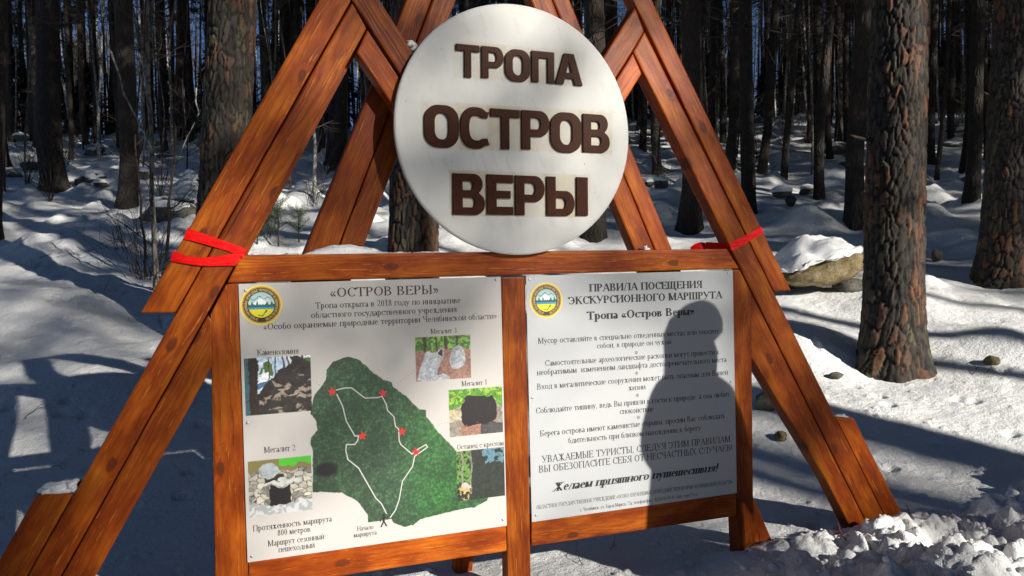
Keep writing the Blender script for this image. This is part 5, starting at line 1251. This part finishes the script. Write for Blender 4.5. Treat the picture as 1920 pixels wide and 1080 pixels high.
# ------------------------------------------------------------------ person standing right of the frame, whose shadow falls on the rules panel
M_COAT = plain('dark_coat', (.03, .035, .05), .8); M_SKIN = plain('skin', (.45, .25, .18), .5); M_HAT = plain('knitted_hat', (.10, .02, .03), .9)
def person(px_, py_, zg, H, face):
    t = empty('person', (px_, py_, zg), label='person in dark coat and knitted hat whose shadow falls on the rules panel', cat='person')
    s = H/1.78
    J = {'pel': (0, 0, .95), 'bel': (0, 0, 1.12), 'che': (0, 0, 1.33), 'nck': (0, .0, 1.50), 'hd0': (0, .02, 1.58), 'hd1': (0, .03, 1.68), 'shL': (.20, 0, 1.42), 'elL': (.33, .02, 1.17), 'wrL': (.28, .12, .94), 'shR': (-.20, 0, 1.42), 'elR': (-.33, .02, 1.17), 'wrR': (-.28, .12, .94),
         'hiL': (.10, 0, .90), 'knL': (.11, .02, .50), 'anL': (.11, 0, .09), 'toL': (.13, .15, .04), 'hiR': (-.10, 0, .90), 'knR': (-.11, .02, .50), 'anR': (-.11, 0, .09), 'toR': (-.13, .15, .04)}
    Rr = {'pel': .18, 'bel': .18, 'che': .175, 'nck': .11, 'hd0': .105, 'hd1': .10, 'sh': .095, 'el': .078, 'wr': .04, 'hi': .12, 'kn': .085, 'an': .06, 'to': .045}
    E = [('pel', 'bel'), ('bel', 'che'), ('che', 'nck'), ('nck', 'hd0'), ('hd0', 'hd1'), ('che', 'shL'), ('shL', 'elL'), ('elL', 'wrL'), ('che', 'shR'), ('shR', 'elR'), ('elR', 'wrR'), ('pel', 'hiL'), ('hiL', 'knL'), ('knL', 'anL'), ('anL', 'toL'), ('pel', 'hiR'), ('hiR', 'knR'), ('knR', 'anR'), ('anR', 'toR')]
    names = list(J); me = bpy.data.meshes.new('body'); me.from_pydata([tuple(np.array(J[n])*s) for n in names], [(names.index(a), names.index(b)) for a, b in E], [])
    o = bpy.data.objects.new('body', me); COL.objects.link(o); o.modifiers.new('skin', 'SKIN'); sb = o.modifiers.new('sub', 'SUBSURF'); sb.levels = 2; sb.render_levels = 2
    for i, n in enumerate(names):
        r = Rr.get(n, Rr.get(n[:2], .1))*s; me.skin_vertices[0].data[i].radius = (r, r*.8 if n in ('pel', 'bel', 'che') else r)
    me.skin_vertices[0].data[0].use_root = True
    dg = bpy.context.evaluated_depsgraph_get(); m2 = bpy.data.meshes.new_from_object(o.evaluated_get(dg)); bpy.data.objects.remove(o)
    m2.materials.clear(); m2.materials.append(M_COAT); m2.materials.append(M_SKIN)
    for p in m2.polygons: p.material_index = 1 if p.center.z > 1.50*s else 0; p.use_smooth = True
    obj('body', m2, (), t)
    bm = bmesh.new(); bmesh.ops.create_uvsphere(bm, u_segments=20, v_segments=12, radius=1)
    for v in bm.verts: v.co = (v.co.x*(.128-.02*max(v.co.z, 0))*s, v.co.y*.135*s+.01*s, min(max(v.co.z, -.2), .86)*.135*s+1.72*s)
    hr = bmesh.new(); nh = 24; hv = [[hr.verts.new((rx*math.cos(2*math.pi*q/nh)*s*(1+.05*math.sin(q*2.3)), (rx*.95*math.sin(2*math.pi*q/nh)-.02)*s, z*s)) for q in range(nh)] for z, rx in ((1.40, .155), (1.46, .145), (1.54, .122), (1.64, .118), (1.74, .122), (1.80, .095))]
    for a, b in zip(hv, hv[1:]):
        for q in range(nh):
            if not (3 <= q <= 8 and a[0].co.z > 1.52*s and b[0].co.z < 1.76*s): hr.faces.new((a[q], a[(q+1) % nh], b[(q+1) % nh], b[q]))
    obj('hair', bm_mesh('hair', hr, True), M_COAT, t)
    obj('knitted_hat', bm_mesh('knitted_hat', bm, True), M_HAT, t)
    for sd in (-1, 1):
        out = []
        for k in range(4): a = (k-1.5)*.02; out.append((np.array([(sd*.28+a*.5, .12, .94), (sd*.28+a, .15, .90), (sd*.28+a, .165, .86), (sd*.275+a, .16, .83-.004*abs(k-1.5))])*s, [.012, .010, .009, .007]))
        out.append((np.array([(sd*.28, .12, .94), (sd*.245, .15, .91), (sd*.235, .17, .885)])*s, [.013, .011, .009])); out.append((np.array([(sd*.28, .10, .97), (sd*.28, .13, .92), (sd*.28, .145, .885)])*s, [.028, .034, .028]))
        obj('hand', meshpy('hand', *tube_mesh(out, 8), True), M_SKIN, t)
    for (x, y, z, r) in ((0, .125, 1.645, .014), (-.034, .108, 1.672, .010), (.034, .108, 1.672, .010)):
        bm = bmesh.new(); bmesh.ops.create_uvsphere(bm, u_segments=10, v_segments=8, radius=r*s); o = obj('nose' if x == 0 else 'eye', bm_mesh('f', bm, True), M_SKIN if x == 0 else M_COAT, t, (x*s, y*s, z*s))
    # long coat skirt
    bm = bmesh.new(); n_ = 28; rings = [(1.42, .20, .15), (1.15, .24, .17), (.95, .26, .19), (.60, .29, .21), (.58, .275, .195)]
    vs = [[bm.verts.new((rx*math.cos(2*math.pi*i/n_)*s, ry*math.sin(2*math.pi*i/n_)*s, z*s)) for i in range(n_)] for z, rx, ry in rings]
    for a, b in zip(vs, vs[1:]):
        for i in range(n_): bm.faces.new((a[i], a[(i+1) % n_], b[(i+1) % n_], b[i]))
    obj('coat', bm_mesh('coat', bm, True), M_COAT, t)
    t.rotation_euler = (0, 0, face); return t
HT = atY(1297, 652, 0); tt = 1.95
pp = HT+SUN_TO*tt
zg = gz1(pp[0], pp[1]); print('person', pp, 'ground', zg, 'head height', pp[2]-zg)
Hh = (pp[2]-zg)/1.66*1.78*1.0
person(pp[0], pp[1], zg, Hh, math.radians(-25))
